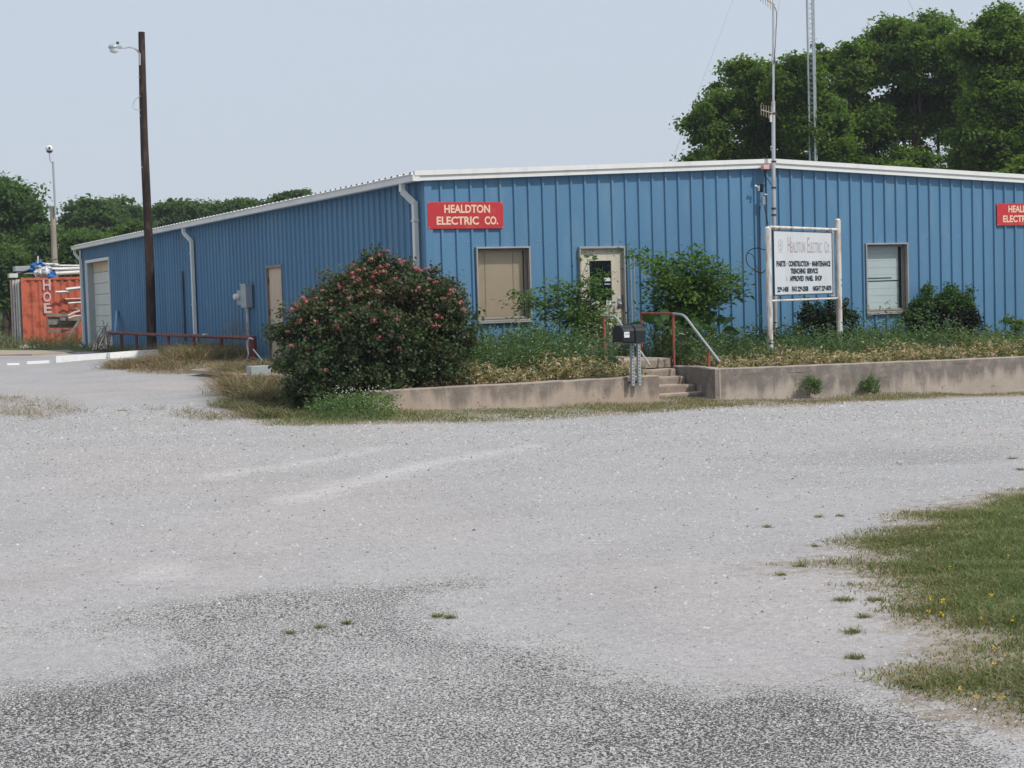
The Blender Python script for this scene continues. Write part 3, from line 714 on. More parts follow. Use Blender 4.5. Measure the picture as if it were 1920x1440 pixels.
mb = MB(); mb.tube([r1, (r1[0], r1[1], -.2)], .02); mb.build('post', M['redrail'], e)

# ================================================================== MAILBOX
mx_c = onY(1191, 720, -5.14)
e = empty('mailbox', (mx_c[0], -5.16, -.35), 'dark mailbox with a small white number plate on two perforated steel posts', 'mailbox')
q0, q1 = onY(1161, 610, -5.3), onY(1206, 640, -5.3)
mb = MB()
def arch(x0, x1, y0, y1, z0, z1, n=8):
    """body with a rounded top, long axis along x"""
    V = []; Fc = []; w = (y1-y0)/2; hh = (z1-z0)*.35
    sec = [(y0, z0), (y1, z0)]+[((y0+y1)/2+w*math.cos(math.pi*k/n), z1-hh+hh*math.sin(math.pi*k/n)) for k in range(n+1)]
    m_ = len(sec)
    for x in (x0, x1): V += [(x, y, z) for y, z in sec]
    Fc = [tuple(range(m_))[::-1], tuple(range(m_, 2*m_))]+[(k, (k+1) % m_, m_+(k+1) % m_, m_+k) for k in range(m_)]
    return V, Fc
ym = -5.24
xa, xb, za, zb = q0[0], q1[0]-.03, q1[2], q0[2]
V, Fc = arch(xa, xa+.215, ym-.17, ym+.17, za, zb); mb.add(V, Fc); mb.build('box_body', M['navy'], e, bevel=.004)
M['green_box'] = weathered('mailbox_dark_green', (.016, .024, .026), None, .4, 6)
mb = MB(); V, Fc = arch(xa+.222, xb, ym-.19, ym+.17, za-.012, zb+.004); mb.add(V, Fc); mb.build('box_body', M['green_box'], e, bevel=.004)
mb = MB(); mb.box((xa+.02, ym-.176, za+.075), (xa+.115, ym-.171, za+.165)); mb.build('number_plate', M['paper'], e)
mb = MB(); mb.box((xa+.04, ym-.179, za+.125), (xa+.065, ym-.1765, za+.135)); mb.box((xa+.085, ym-.179, za+.115), (xa+.095, ym-.1765, za+.145)); mb.build('plate_mark', M['ink'], e)
mb = MB(); mb.box((xa+.02, ym-.1, za-.036), (xb-.02, ym+.1, za-.0145)); mb.build('shelf', M['old_wood'], e)
for px in (1185, 1197):
    q = onY(px, 700, -5.14); mb = MB(); z = za-.04
    y0, y1 = -5.185, -5.125; x = q[0]; w = .023
    zz = -.34; hole = .0095
    # U post: two flanges and a web broken by a column of square holes
    mb.box((x-w, y0, zz), (x-w+.006, y1, z)); mb.box((x+w-.006, y0, zz), (x+w, y1, z))
    mb.box((x-w+.006, y0, zz), (x-hole, y0+.004, z)); mb.box((x+hole, y0, zz), (x+w-.006, y0+.004, z))
    k = zz
    while k < z-.03:
        mb.box((x-hole, y0, k), (x+hole, y0+.004, k+.026)); k += .0508
    mb.build('perforated_post', M['steel_grey'], e)
    mb = MB(); mb.box((x-.018, -5.124, zz+.04), (x+.018, -5.058, zz+.07)); mb.build('wall_bracket', M['dark_metal'], e)

# ================================================================== FREE-STANDING SIGN BOARD
pr = onZ(1575, 668, -.2); pr_t = onY(1573, 410, pr[1]); 
d_l = 29.25; pl = atD(1444, 640, d_l); pl_t = atD(1442, 425, d_l)
e = empty('sign_board', (pr[0], pr[1], -.2), 'white sign board with faded company name and phone numbers between two posts', 'sign')
def cap_post(px, py, zt_, r, lean=(0, 0)):
    mb = MB(); mb.tube([(px, py, -.5), (px+lean[0]*.6, py+lean[1]*.6, zt_*.6), (px+lean[0], py+lean[1], zt_-.03), (px+lean[0], py+lean[1], zt_)], [r, r, r, r*.55], 12); return mb
hr = pr_t[2]; cap_post(pr[0], pr[1], hr, .060).build('post', M['white_rust'], e, smooth=False)
cap_post(pl[0], pl[1], pl_t[2], .055).build('post', M['white_rust'], e)
A_ = np.array([pl[0], pl[1]]); B_ = np.array([pr[0], pr[1]]); uu = (B_-A_)/np.linalg.norm(B_-A_); U = np.array([uu[0], uu[1], 0]); OUT = np.array([uu[1], -uu[0], 0])
if OUT@(CAM-np.array([pr[0], pr[1], CAM[2]])) < 0: OUT = -OUT
span = np.linalg.norm(B_-A_)
def on_board(px, py, off=0.0):
    n = OUT; p0 = np.array([A_[0], A_[1], 0])+OUT*off; d = ray(px, py); return CAM+d*((p0-CAM)@n)/(d@n)
def s_of(p): return (p-np.array([A_[0], A_[1], 0]))@U
tl, tr_, bl, br = on_board(1448, 440), on_board(1556, 431), on_board(1448, 553), on_board(1559, 549)
z_t = (tl[2]+tr_[2])/2; z_b = (bl[2]+br[2])/2; s0, s1 = s_of(tl), s_of(tr_)
Q = lambda s, z, off=0.0: np.array([A_[0], A_[1], 0])+U*s+ez*z+OUT*off
def bar(name, sa, sb, za_, zb_, th, off, mat, r=None):
    mb = MB(); c = (Q(sa, za_, off)+Q(sb, zb_, off))/2; mb.obox(c, U*(sb-sa)/2, OUT*th/2, ez*(zb_-za_)/2); return mb.build(name, mat, e)
bar('sign_panel', s0, s1, z_b, z_t, .02, .02, M['board_white'])
mb = MB()
fw = .018
for (sa, sb, za_, zb_) in ((s0-fw, s1+fw, z_t+.001, z_t+.02), (s0-fw, s1+fw, z_b-.02, z_b-.001), (s0-fw, s0-.001, z_b, z_t), (s1+.001, s1+fw, z_b, z_t)):
    c = (Q(sa, za_, .018)+Q(sb, zb_, .018))/2; mb.obox(c, U*(sb-sa)/2, OUT*.016, ez*(zb_-za_)/2)
mb.build('panel_edge', M['dark_metal'], e)
rt, rb = on_board(1500, 428)[2], on_board(1500, 562)[2]
for zc, r_ in ((rt, .028), (rb, .020)):
    mb = MB(); mb.tube([Q(.05, zc), Q(span-.05, zc)], r_, 10); mb.build('cross_rail', M['white_rust'], e)
mb = MB(); mb.tube([Q(s1+.10, rb), Q(s1+.10, rt)], .022, 8); mb.tube([Q(s1+.16, rb, -.03), Q(s1+.16, rt, -.03)], .012, 6)
for zc in (rt-.06, rb+.06): mb.box(Q(s1+.02, zc-.012, -.01), Q(s1+.12, zc+.012, .01))
mb.build('inner_upright', M['steel_grey'], e)
for zc in (rt, ): 
    for s in (s0+.08, s1-.08):
        mb = MB(); mb.tube([Q(s, zc, .0), Q(s, z_t+.01, .01)], .006); mb.build('hanger', M['dark_metal'], e)
for z in (1.29, 1.18, .75):
    mb = MB(); mb.ball((pr[0]+OUT[0]*.06, pr[1]+OUT[1]*.06, z), .012); mb.build('bolt', M['ink'], e)
# lettering (board is W wide)
Wb, Hb = s1-s0, z_t-z_b; org = Q((s0+s1)/2, z_b, .0305)
def bx_(px0, px1, py): # centre offset and width from the zoomed board: x 80..1610 of 1530
    return ((px0+px1)/2-845)/1530*Wb, (px1-px0)/1530*Wb
def T(body, x0, x1, v0, v1, bold):
    cx, w = bx_(x0, x1, 0); return (body, cx, (v0+v1)/2*Hb, w, (v1-v0)*Hb, bold)
place_text('lettering', [T('PARTS', 130, 362, .440, .535, .06), T('-', 385, 410, .480, .495, .02), T('CONSTRUCTION', 436, 980, .440, .535, .06), T('-', 1000, 1030, .480, .495, .02), T('MAINTENANCE', 1055, 1565, .440, .535, .06),
    T('TRENCHING', 485, 878, .325, .415, .06), T('SERVICE', 918, 1215, .325, .415, .06), T('APPROVED', 462, 832, .205, .295, .06), T('PANEL', 872, 1085, .205, .295, .06), T('SHOP', 1130, 1322, .205, .295, .06),
    T('229-1408', 138, 425, .035, .125, .06), T('FAX 229-2508', 512, 945, .035, .125, .06), T('NIGHT 229-0878', 1065, 1580, .035, .125, .06)], org, U, ez, OUT, M['ink'], e, .002)
place_text('approval_mark', [('UL', ((388-845)/1530)*Wb, .25*Hb, .035, .07, .0)], org, U, ez, OUT, M['ink'], e, .002)
place_text('faded_name', [T('H', 428, 500, .665, .915, .0), T('EALDTON', 505, 880, .665, .84, .0), T('E', 940, 1000, .665, .915, .0), T('LECTRIC', 1005, 1330, .665, .84, .0), T('C', 1410, 1470, .665, .86, .0), T('O.', 1480, 1555, .665, .82, .0)],
    org, U, ez, OUT, M['ink_faded'], e, .002)
mb = MB(); ec = org+U*((240-845)/1530*Wb)+ez*.785*Hb+OUT*.002
for a0 in (.25, 1.25, 2.2, 3.0, 3.9, 4.75, 5.6):
    for k in range(3):
        w0, w1 = a0+k*.22, a0+k*.22+.2; V = [ec+(U*math.cos(w)*1.0+ez*math.sin(w)*1.15)*rr for w in (w0, w1) for rr in (.066, .092)]
        mb.add(V, [(0, 1, 3, 2)])
for sgn in (-1, 1): mb.add([ec+U*(sgn*.012+q)+ez*r_ for q, r_ in ((-.006, -.035), (.006, -.035), (.006, .035), (-.006, .035))], [(0, 1, 2, 3)]); 
mb.add([ec+U*q+ez*r_ for q, r_ in ((-.03, -.006), (.045, .0), (.045, .012), (-.03, .006))], [(0, 1, 2, 3)])
for c0, c1 in ((-.06, -.02), (.015, .065)): mb.add([ec+U*q+ez*r_ for q, r_ in ((c0, -.135), (c1, -.135), (c1, -.12), (c0, -.12))], [(0, 1, 2, 3)])
mb.build('emblem', M['ink_grey'], e)
# cable looped on the left post
cb = empty('cable_coil', tuple(Q(0, 1.2, .05)), 'black cable looped round the left post of the white sign board', 'cable')
pts = [atD(px, py, 29.3) for px, py in ((1436, 425), (1443, 438), (1444, 455), (1436, 468), (1420, 465), (1405, 470), (1399, 483), (1403, 497), (1415, 506), (1428, 512), (1438, 500), (1442, 480))]
def smooth_path(pts, n=6):
    P_ = [2*pts[0]-pts[1]]+list(pts)+[2*pts[-1]-pts[-2]]; out = []
    for i in range(1, len(P_)-2):
        for k in range(n):
            s = k/n; a, b_, c, d = P_[i-1], P_[i], P_[i+1], P_[i+2]
            out.append(.5*((2*b_)+(-a+c)*s+(2*a-5*b_+4*c-d)*s*s+(-a+3*b_-3*c+d)*s**3))
    out.append(P_[-2]); return out
mb = MB(); mb.tube(smooth_path(pts), .009, 5); mb.tube(smooth_path([atD(px, py, 29.35) for px, py in ((1400, 473), (1412, 480), (1418, 500), (1430, 512))]), .006, 5); mb.build('cable', M['black'], cb)

# ================================================================== ANTENNA MAST
MY = -.30; base = onY(1453, 600, MY); 
e = empty('antenna_mast', (base[0], MY, -.1), 'tall pale pipe mast at the ridge of the gable carrying two antennas', 'antenna mast')
ptop = onY(1450, 6, MY); pmid = onY(1450, 305, MY)
mb = MB(); mb.tube([(base[0], MY, -.15), (pmid[0], MY, pmid[2]-.0)], .042, 10); mb.build('lower_pipe', M['mast'], e)
mb = MB(); mb.tube([pmid-(0, 0, .3), onY(1450, 190, MY)], .038, 10); mb.build('middle_pipe', M['mast'], e)
mb = MB(); mb.tube([onY(1450, 192, MY), ptop], .024, 10); mb.build('upper_pipe', M['mast'], e)
for py in (303, 352, 391, 403, 213):
    q = onY(1451, py, MY); mb = MB(); mb.tube([q-(0, 0, .018), q+(0, 0, .018)], .052, 12); mb.build('clamp', M['dark_metal'], e)
q = onY(1451, 313, MY); mb = MB(); mb.box((q[0]-.22, MY+.04, q[2]-.04), (q[0]+.06, -.157, q[2]+.05)); mb.build('wall_bracket', M['faded_pink'], e)
mb = MB(); mb.tube([(q[0]-.2, MY+.05, q[2]), (q[0], -.01, q[2]-.35)], .012); mb.build('brace', M['dark_metal'], e)
def yagi(name, p0, p1, n, half, tilt=0, extra=True):
    a = onY(p0[0], p0[1], MY-.02); c = onY(p1[0], p1[1], MY-.02); mb = MB(); mb.tube([a, c], .011, 6)
    for i in range(n):
        p = a+(c-a)*(i/(n-1)*.88); hh = half*(1+.25*i/(n-1)); mb.tube([p-(0, 0, hh), p+(0, 0, hh)], .007, 5)
    mb.build(name, M['mast_y'], e)
M['mast_y'] = weathered('antenna_aluminium', (.42, .36, .26), (.33, .28, .21), .45, 6, .7, .5, metal=.3)
yagi('lower_antenna', (1427, 206), (1454, 214), 6, .11)
yagi('upper_antenna', (1426, -8), (1452, 9), 6, .12)
q = onY(1445, 222, MY-.02); mb = MB(); mb.tube([q-(0, 0, .07), q+(0, 0, .07)], .02); mb.build('balun', M['white'], e)
pts = [onY(px, py, MY-.03) for px, py in ((1452, 12), (1456, 25), (1455, 60), (1453, 95), (1451, 120))]
mb = MB(); mb.tube(smooth_path(pts), .007, 5)
mb.tube(smooth_path([onY(px, py, -.22) for px, py in ((1438, 318), (1434, 326), (1442, 340), (1450, 352))]), .008, 5)
mb.build('cable', M['black'], e)

# weather sensors on the wall by the ridge
e = empty('weather_sensor', (7.4, -.12, 3.2), 'small white-cupped sensor on a bracket high on the wall left of the mast', 'sensor')
def WY(px, py, y=-.16): return onY(px, py, y)
mb = MB(); q = WY(1417, 349); mb.ball(q, (.032, .032, .026)); q2 = WY(1423, 352); mb.tube([q, q2], .012); mb.build('cup', M['white'], e, smooth=True)
mb = MB(); mb.tube([WY(1423, 348), WY(1422, 358)], .022); mb.build('body', M['galv'], e)
mb = MB(); q = WY(1427, 352, -.05); mb.box((q[0]-.012, -.12, q[2]-.09), (q[0]+.012, -.03, q[2]+.07)); mb.build('bracket', M['dark_metal'], e)
e = empty('weather_sensor', (7.55, -.12, 3.0), 'grey ribbed canister sensor with a white cap on the wall left of the mast', 'sensor')
q = WY(1431, 376); mb = MB()
for k in range(5): mb.tube([q+(0, 0, -.075+.032*k), q+(0, 0, -.052+.032*k)], .045, 12)
mb.tube([q-(0, 0, .08), q+(0, 0, .08)], .030, 10); mb.build('body', M['galv'], e)
mb = MB(); q3 = WY(1436, 365); mb.ball(q3, (.045, .045, .022)); mb.build('cap', M['white'], e, smooth=True)
mb = MB(); mb.tube([q+(0, .0, .08), q3], .008); mb.tube([(q[0]-.03, -.06, q[2]-.1), (q[0]-.03, -.06, 0)], .012); mb.tube([q-(-.02, 0, .1), WY(1440, 421, -.2)], .010); mb.build('conduit', M['dark_metal'], e)

# ================================================================== LATTICE TOWER with guys
D_T = 66.0
def TD(px, py, d=D_T): return atD(px, py, d)
tb = TD(1531, 545); tz0 = -.4; 
e = empty('lattice_tower', (tb[0], tb[1], tz0), 'slender three-legged lattice radio tower rising behind the roof', 'tower')
w = .165; legs = [np.array([tb[0]+w*math.cos(a), tb[1]+w*math.sin(a)]) for a in (.2, .2+2.094, .2+4.189)]
ztw = TD(1531, -375)[2]
for l_ in legs:
    mb = MB(); mb.tube([(l_[0], l_[1], tz0), (l_[0], l_[1], ztw)], .038, 8); mb.build('tower_leg', M['galv'], e)
mb = MB(); z = tz0; k = 0
while z < ztw-.4:
    for i in range(3):
        a, c = legs[i], legs[(i+1) % 3]
        mb.tube([(a[0], a[1], z), (c[0], c[1], z+.2)], .009, 4, False); mb.tube([(c[0], c[1], z+.2), (a[0], a[1], z+.4)], .009, 4, False)
    z += .4
tag(mb.build('lattice_braces', M['galv'], e), kind='stuff')
top = np.array([tb[0], tb[1], ztw-.5])
for (gx, gy, gd_) in ((1137, 553, 70), (1376, 560, 88), (2000, 575, 105)):
    q = atD(gx, gy, gd_); mb = MB(); mb.tube([top, (q[0], q[1], -.4)], .0055, 4, False); mb.build('guy_wire', M['mast'], e)

# ================================================================== UTILITY POLE WITH LAMP
X_P = -.95
pb = onX(285, 659, X_P); pt_ = onX(264.5, 60, X_P)
e = empty('utility_pole', (pb[0], pb[1], pb[2]), 'dark leaning wooden pole with a street lamp arm, in front of the blue side wall', 'utility pole')
ax = pt_-pb; mb = MB(); pts = []; rad = []
for k in range(15):
    s = k/14; q = pb+ax*s; pts.append(q+np.array([.02*math.sin(s*7), .02*math.cos(s*5), 0])-(0, 0, .4 if k == 0 else 0)); rad.append(.138-.048*s+rng.normal(0, .0015))
mb.tube(pts, rad, 14); mb.build('pole', M['pole_wood'], e)
PX = lambda px, py: onX(px, py, X_P-.12)
arm = [onX(262, 104, X_P-.1), onX(259, 97, X_P-.12), onX(252, 91, X_P-.3), onX(242, 88.5, X_P-.5), onX(233, 90, X_P-.7), onX(224, 90, X_P-.85)]
mb = MB(); mb.tube(smooth_path(arm), .022, 8); mb.tube([onX(262, 100, X_P-.1), onX(262, 122, X_P-.1)], .03, 8); ar = mb.build('lamp_arm', M['galv'], e)
hc = arm[-1]; d = arm[-1]-arm[-2]; d /= np.linalg.norm(d); sidev = np.cross(d, ez); sidev /= np.linalg.norm(sidev)
mb = MB(); nn = 10
for i in range(nn+1):
    pass
def lathe_along(mb, c, d, secs, n=10, flat=.62):
    V = []; Fc = []
    for s, r_ in secs:
        for k in range(n):
            w_ = 2*math.pi*k/n; V.append(c+d*s+sidev*r_*math.cos(w_)+ez*(r_*flat*math.sin(w_)+.03))
    for i in range(len(secs)-1):
        for k in range(n): Fc.append((i*n+k, i*n+(k+1) % n, (i+1)*n+(k+1) % n, (i+1)*n+k))
    Fc.append(tuple(range(n))[::-1]); Fc.append(tuple(range((len(secs)-1)*n, len(secs)*n)))
    mb.add(V, Fc)
lathe_along(mb, hc-d*.05, d, [(-.02, .035), (.05, .08), (.16, .125), (.28, .13), (.36, .10), (.39, .04)]); hd = mb.build('lamp_head', M['galv'], e, smooth=True)
mb = MB(); c = hc+d*.20-ez*.075; mb.tube([c+ez*.05, c-ez*.015, c-ez*.05], [.125, .115, .07], 12); mb.build('lens', M['lens'], hd)
mb = MB(); mb.tube([hc+d*.06+ez*.10, hc+d*.06+ez*.165], .038, 10); mb.build('photocell', M['dark_metal'], hd)
pts = [onX(px, py, X_P-.14) for px, py in ((263, 180), (254, 187), (249, 197), (252, 205), (261, 206), (264, 206))]
mb = MB(); mb.tube(smooth_path(pts), .008, 5); mb.build('wire_loop', M['steel_grey'], e)
mb = MB(); 
for s in (.86, .80, .74, .58): 
    q = pb+ax*s; mb.tube([q+(-.1, -.06, 0), q+(-.14, -.08, .0)], .016)
mb.build('pole_bolts', M['galv'], e)

# ================================================================== ELECTRIC METER on the long wall
e = empty('electric_meter', (-.1, 11.1, 1.3), 'grey electric meter box with round meter on a conduit beside the tan side door', 'meter')
mb = MB(); mb.box((-.22, 10.72, 1.09), (-.05, 11.12, 1.66)); mb.build('box', M['galv'], e, bevel=.01)
mb = MB(); mb.box((-.235, 10.70, 1.64), (-.045, 11.14, 1.675)); mb.build('box_lid', M['galv'], e)
mb = MB(); mb.box((-.20, 11.13, 1.16), (-.05, 11.52, 1.52)); mb.build('meter_socket', M['steel_grey'], e, bevel=.008)
mb = MB(); mb.tube([(-.20, 11.33, 1.36), (-.25, 11.33, 1.36), (-.33, 11.33, 1.36), (-.35, 11.33, 1.36)], [.085, .085, .075, .03], 14); mb.build('meter_glass', M['white'], e, smooth=True)
mb = MB(); mb.tube([(-.13, 10.90, 1.09), (-.13, 10.90, -.25)], .048, 10); mb.tube([(-.13, 10.90, 1.02), (-.13, 10.90, 1.08)], .06, 10); mb.build('conduit', M['galv'], e)

# ================================================================== RED PIPE BARRIER
XB = -1.05
f0, f1 = onX(476, 634, XB), onX(203, 624, XB)
e = empty('pipe_barrier', (XB, f0[1], -.2), 'low red pipe barrier rail running along the blue side wall', 'barrier')
mb = MB(); mb.tube([f0, f1], .045, 10); mb.build('rail', M['redpipe'], e)
for px in (228, 256, 316, 364, 415):
    q = onX(px, 640, XB); mb = MB(); z_ = f0[2]+(f1[2]-f0[2])*(q[1]-f0[1])/(f1[1]-f0[1])
    mb.tube([(XB, q[1], -.4), (XB, q[1], z_-.035)], .042, 10); mb.build('post', M['redpipe'], e)
mb = MB(); mb.tube([(XB, f0[1]+.08, -.4), (XB, f0[1]+.08, f0[2]+.045)], .085, 12); mb.build('end_post', M['redpipe'], e)
e = empty('hose', tuple(f0), 'pale hose draped over the end post of the red pipe barrier', 'hose')
pts = [onX(px, py, XB-.12) for px, py in ((463, 674), (466, 664), (464, 650), (464, 640), (468, 634), (474, 636))]
mb = MB(); mb.tube(smooth_path(pts), .018, 6); mb.tube([onX(475, 655, XB-.1), onX(492, 676, XB-.3)], .014, 6); mb.build('hose_line', M['pvc'], e)
mb = MB(); q = onX(385, 630, XB); mb.box((XB-.05, q[1]-.09, q[2]+.02), (XB+.05, q[1]+.09, q[2]+.06)); tag(mb.build('paint_can', M['pvc'], None), 'small white plastic tub lying on the red barrier rail', 'tub')
# stick leaning on the wall beside the garage door
a, c = onX(217, 622, -.35), onX(219, 583, -.06)
mb = MB(); mb.obox((a+c)/2, (c-a)/2, (.02, 0, 0), (0, .13, 0)); tag(mb.build('leaning_board', M['blue_trim'], None), 'narrow dark blue board leaning on the wall right of the garage door', 'board')

# ================================================================== SLAB, BOX, KERB
def slab(name, px, z, th, mat, parent=None):
    P_ = [onZ(x, y, z) for x, y in px]; n = len(P_); V = P_+[p-np.array([0, 0, th]) for p in P_]
    Fc = [tuple(range(n)), tuple(range(n, 2*n))[::-1]]+[(k, n+k, n+(k+1) % n, (k+1) % n) for k in range(n)]
    return mesh_np(name, V, Fc, mat, parent)
e0 = onZ(450, 693, -.13)
pad = empty('concrete_pad', (e0[0], e0[1], -.2), 'tan concrete pad edged with red bricks in the dry weeds left of the rose bush', 'pad')
slab('pad_slab', ((356, 693), (420, 686), (478, 683), (560, 690), (580, 703), (470, 704), (430, 700)), -.13, .06, M['slab'], pad)
a, c = onZ(418, 701, -.15), onZ(545, 712, -.15)
for k in range(14):
    s = k/14; q = a+(c-a)*s; dd = (c-a)/14; u = dd/np.linalg.norm(dd); mb = MB()
    mb.obox(q+dd/2+(0, 0, -.06+rng.normal(0, .006)), u*(np.linalg.norm(dd)/2-.012), np.array([-u[1], u[0], 0])*.05, (0, 0, .045)); mb.build('brick', M['brick'], pad, bevel=.005)
q = onZ(490, 702, -.12); mb = MB()
for (x0, x1, y0, y1) in ((-.19, .19, -.15, -.12), (-.19, .19, .12, .15), (-.19, -.16, -.119, .119), (.16, .19, -.119, .119)): mb.box((q[0]+x0, q[1]+.15+y0, -.13), (q[0]+x1, q[1]+.15+y1, .03))
tag(mb.build('open_box', M['steel_grey'], None, bevel=.006), 'low open grey box lying on the concrete pad by the rose bush', 'box')
# white painted kerb
kb = empty('kerb', (-2, 16, -.2), 'white painted concrete kerb broken into pieces at its left end', 'kerb')
def kerb(p0, p1, w_=.17, z=.15):
    a, c = onG(*p0), onG(*p1); mb = MB(); u = (c-a); L_ = np.linalg.norm(u); u /= L_; n_ = np.array([-u[1], u[0], 0]); n = max(1, int(L_/.4)); V = []; Fc = []
    for k in range(n+1):
        p = a+u*L_*k/n+np.array([0, 0, rng.normal(0, .006)]); V += [p-n_*w_-(0, 0, .1), p-n_*w_*.9+(0, 0, z), p+n_*w_*.9+(0, 0, z), p+n_*w_-(0, 0, .1)]
    for k in range(n):
        for j in range(3): Fc.append((k*4+j, (k+1)*4+j, (k+1)*4+j+1, k*4+j+1))
    Fc += [(0, 1, 2, 3), (n*4+3, n*4+2, n*4+1, n*4)]
    mesh_np('kerb_piece', V, Fc, M['kerb_white'], kb)
kerb((107, 679), (200, 672)); kerb((202, 672), (292, 666)); kerb((52, 682), (92, 680), .14, .06); kerb((13, 685), (36, 684), .14, .05)
# tan strip of old concrete drive across the left
sl = slab('path', ((-200, 668), (-200, 655), (60, 657), (130, 656), (140, 660), (60, 664)), -.165, .08, M['slab']); tag(sl, kind='structure')

# ================================================================== SHIPPING CONTAINER
K = atD(42, 590, 62.0)[:2]; dx = np.array([1.0, .0]); dx /= np.linalg.norm(dx); dn = np.array([dx[1], -dx[0]])  # dn: outward of the long side (towards viewer)
if dn@(CAM[:2]-K) < 0: dn = -dn
bk = -dn
cz0 = -.30
def CP3(s, t_, z): p = K+dx*s+bk*t_; return np.array([p[0], p[1], z])
ztc = atD(42, 521, 62)[2]
cont = empty('shipping_container', tuple(CP3(0, 0, cz0)), 'rusty orange shipping container with faded vertical letters beyond the garage end', 'container')
DX = np.array([dx[0], dx[1], 0]); BK = np.array([bk[0], bk[1], 0])
def cb_(mb, s0, s1, t0, t1, z0, z1):
    mb.obox(CP3((s0+s1)/2, (t0+t1)/2, (z0+z1)/2), DX*(s1-s0)/2, BK*(t1-t0)/2, ez*(z1-z0)/2)
V = []; Fc = []; s = .12; pts = []
while s < 6.0:
    for ds, t_ in ((0, 0), (.07, .0), (.14, .045), (.21, .045), (.28, 0)):
        pts.append((min(s+ds, 6.0), .02+t_))
    s += .28
for a, c in zip(pts[:-1], pts[1:]):
    if c[0]-a[0] < 1e-4: continue
    n = len(V); V += [CP3(a[0], a[1], cz0+.12), CP3(c[0], c[1], cz0+.12), CP3(c[0], c[1], ztc-.10), CP3(a[0], a[1], ztc-.10)]; Fc.append((n, n+1, n+2, n+3))
mesh_np('side_panel', V, Fc, M['container'], cont)
mb = MB(); cb_(mb, .12, 6.0, 0, .09, ztc-.10, ztc); mb.build('top_rail', M['container'], cont)
mb = MB(); cb_(mb, .12, 6.0, 0, .09, cz0-.02, cz0+.12); mb.build('bottom_rail', M['container'], cont)
for s in (0, 5.98):
    mb = MB(); cb_(mb, s, s+.12, -.005, .12, cz0-.03, ztc+.01); mb.build('corner_post', M['container'], cont)
mb = MB(); cb_(mb, .1, 6.0, .10, 2.42, ztc-.06, ztc-.02); cb_(mb, .1, 6.0, 2.40, 2.44, cz0, ztc-.06); cb_(mb, .1, 6., .1, 2.4, cz0, cz0+.1); mb.build('roof', M['container_dark'], cont)
for t0, t1 in ((.13, 1.21), (1.23, 2.31)):
    mb = MB(); cb_(mb, .02, .06, t0, t1, cz0+.05, ztc-.05); mb.build('door', M['container_dark'], cont)
mb = MB(); cb_(mb, 0, .12, 2.32, 2.44, cz0-.03, ztc+.01); mb.build('corner_post', M['container_dark'], cont)
for t_ in (.28, .78, 1.40, 1.95):
    mb = MB(); mb.tube([CP3(-.05, t_, cz0+.05), CP3(-.05, t_, ztc-.05)], .05, 6)
    for z in (.35, 1.1, 1.9): mb.ball(CP3(-.04, t_, cz0+z), (.05, .05, .07), 6, 4)
    mb.build('lock_rod', M['faded_pink'] if t_ > 1.5 else M['pvc'], cont)
def cpix(px, py):  # point on the long side plane
    d = ray(px, py); n = np.array([dn[0], dn[1], 0]); p0 = np.array([K[0], K[1], 0]); return CAM+d*((p0-CAM)@n)/(d@n)
items = []
org = cpix(90, 590); org[2] = 0
for ch, y0, y1 in (('H', 524, 544), ('O', 547, 566), ('E', 568, 587)):
    a, c = cpix(90, y0)[2], cpix(90, y1)[2]; items.append((ch, 0, (a+c)/2, .30, abs(a-c), .03))
for it in items: place_text('painted_letter', [it], org, DX, ez, np.array([dn[0], dn[1], 0]), M['faded_pink'], cont, .012)
# things on its roof
def crumple(v, a): return [tuple(np.array(p)+rng.normal(0, a, 3)*(1, 1, .7)) for p in v]
def rod(name, p0, p1, r, mat, label, cat, group=None, n=8):
    mb = MB(); mb.tube([p0, p1], r, n); return tag(mb.build(name, mat, None), label, cat, group)
def CT(px, py, t_): # point above roof at depth t_ behind the side plane
    d = ray(px, py); n = np.array([dn[0], dn[1], 0]); p0 = np.array([K[0], K[1], 0])+BK*t_; return CAM+d*((p0-CAM)@n)/(d@n)
grp = 'white pipes on top of the container'
for i, (a, c, r_, t_, lab) in enumerate((((104, 513), (175, 509), .075, .15, 'thick white pipe lying lowest along the container top'), ((92, 505), (175, 503), .07, .45, 'white pipe above the lowest pipe on the container top'),
        ((100, 498), (175, 498.5), .04, 1.0, 'thin white pipe topmost at the back of the container top'), ((80, 495), (109, 497), .06, .8, 'short white pipe ending beside the blue tarp bundle'))):
    rod('white_pipe', CT(*a, t_), CT(*c, t_), r_, M['pvc'], lab, 'pipe', grp)
rod('metal_rod', CT(83, 493, .6), CT(108, 485, .6), .02, M['dark_metal'], 'thin dark rod sloping up over the blue tarp bundle', 'rod')
rod('traffic_cone', CT(71, 494, .6), CT(71, 480, .6), .03, M['pvc'], 'thin pale spike standing above the blue tarp bundle', 'stick')
bpy.data.objects['traffic_cone'].name = 'stake'
mb = MB(); 
for (px, py, r_) in ((69, 499, .16), (76, 496, .12), (64, 502, .12)): 
    c = CT(px, py, .7); mb.ball(c, (r_*1.2, r_, r_*.9), 8, 5)
mb.v = crumple(mb.v, .07); o = mb.build('tarp_bundle', M['tarp_blue'], None); tag(o, 'crumpled blue tarp bundle heaped on the container top', 'tarp')
mb = MB(); c = CT(97, 516, .12); mb.ball(c, (.16, .1, .12), 8, 5); c = CT(99, 513, .2); mb.ball(c, (.12, .1, .1), 7, 5); mb.v = crumple(mb.v, .06); tag(mb.build('tarp_bundle', M['tarp_blue'], None), 'small blue plastic scrap beside the white bags', 'tarp')
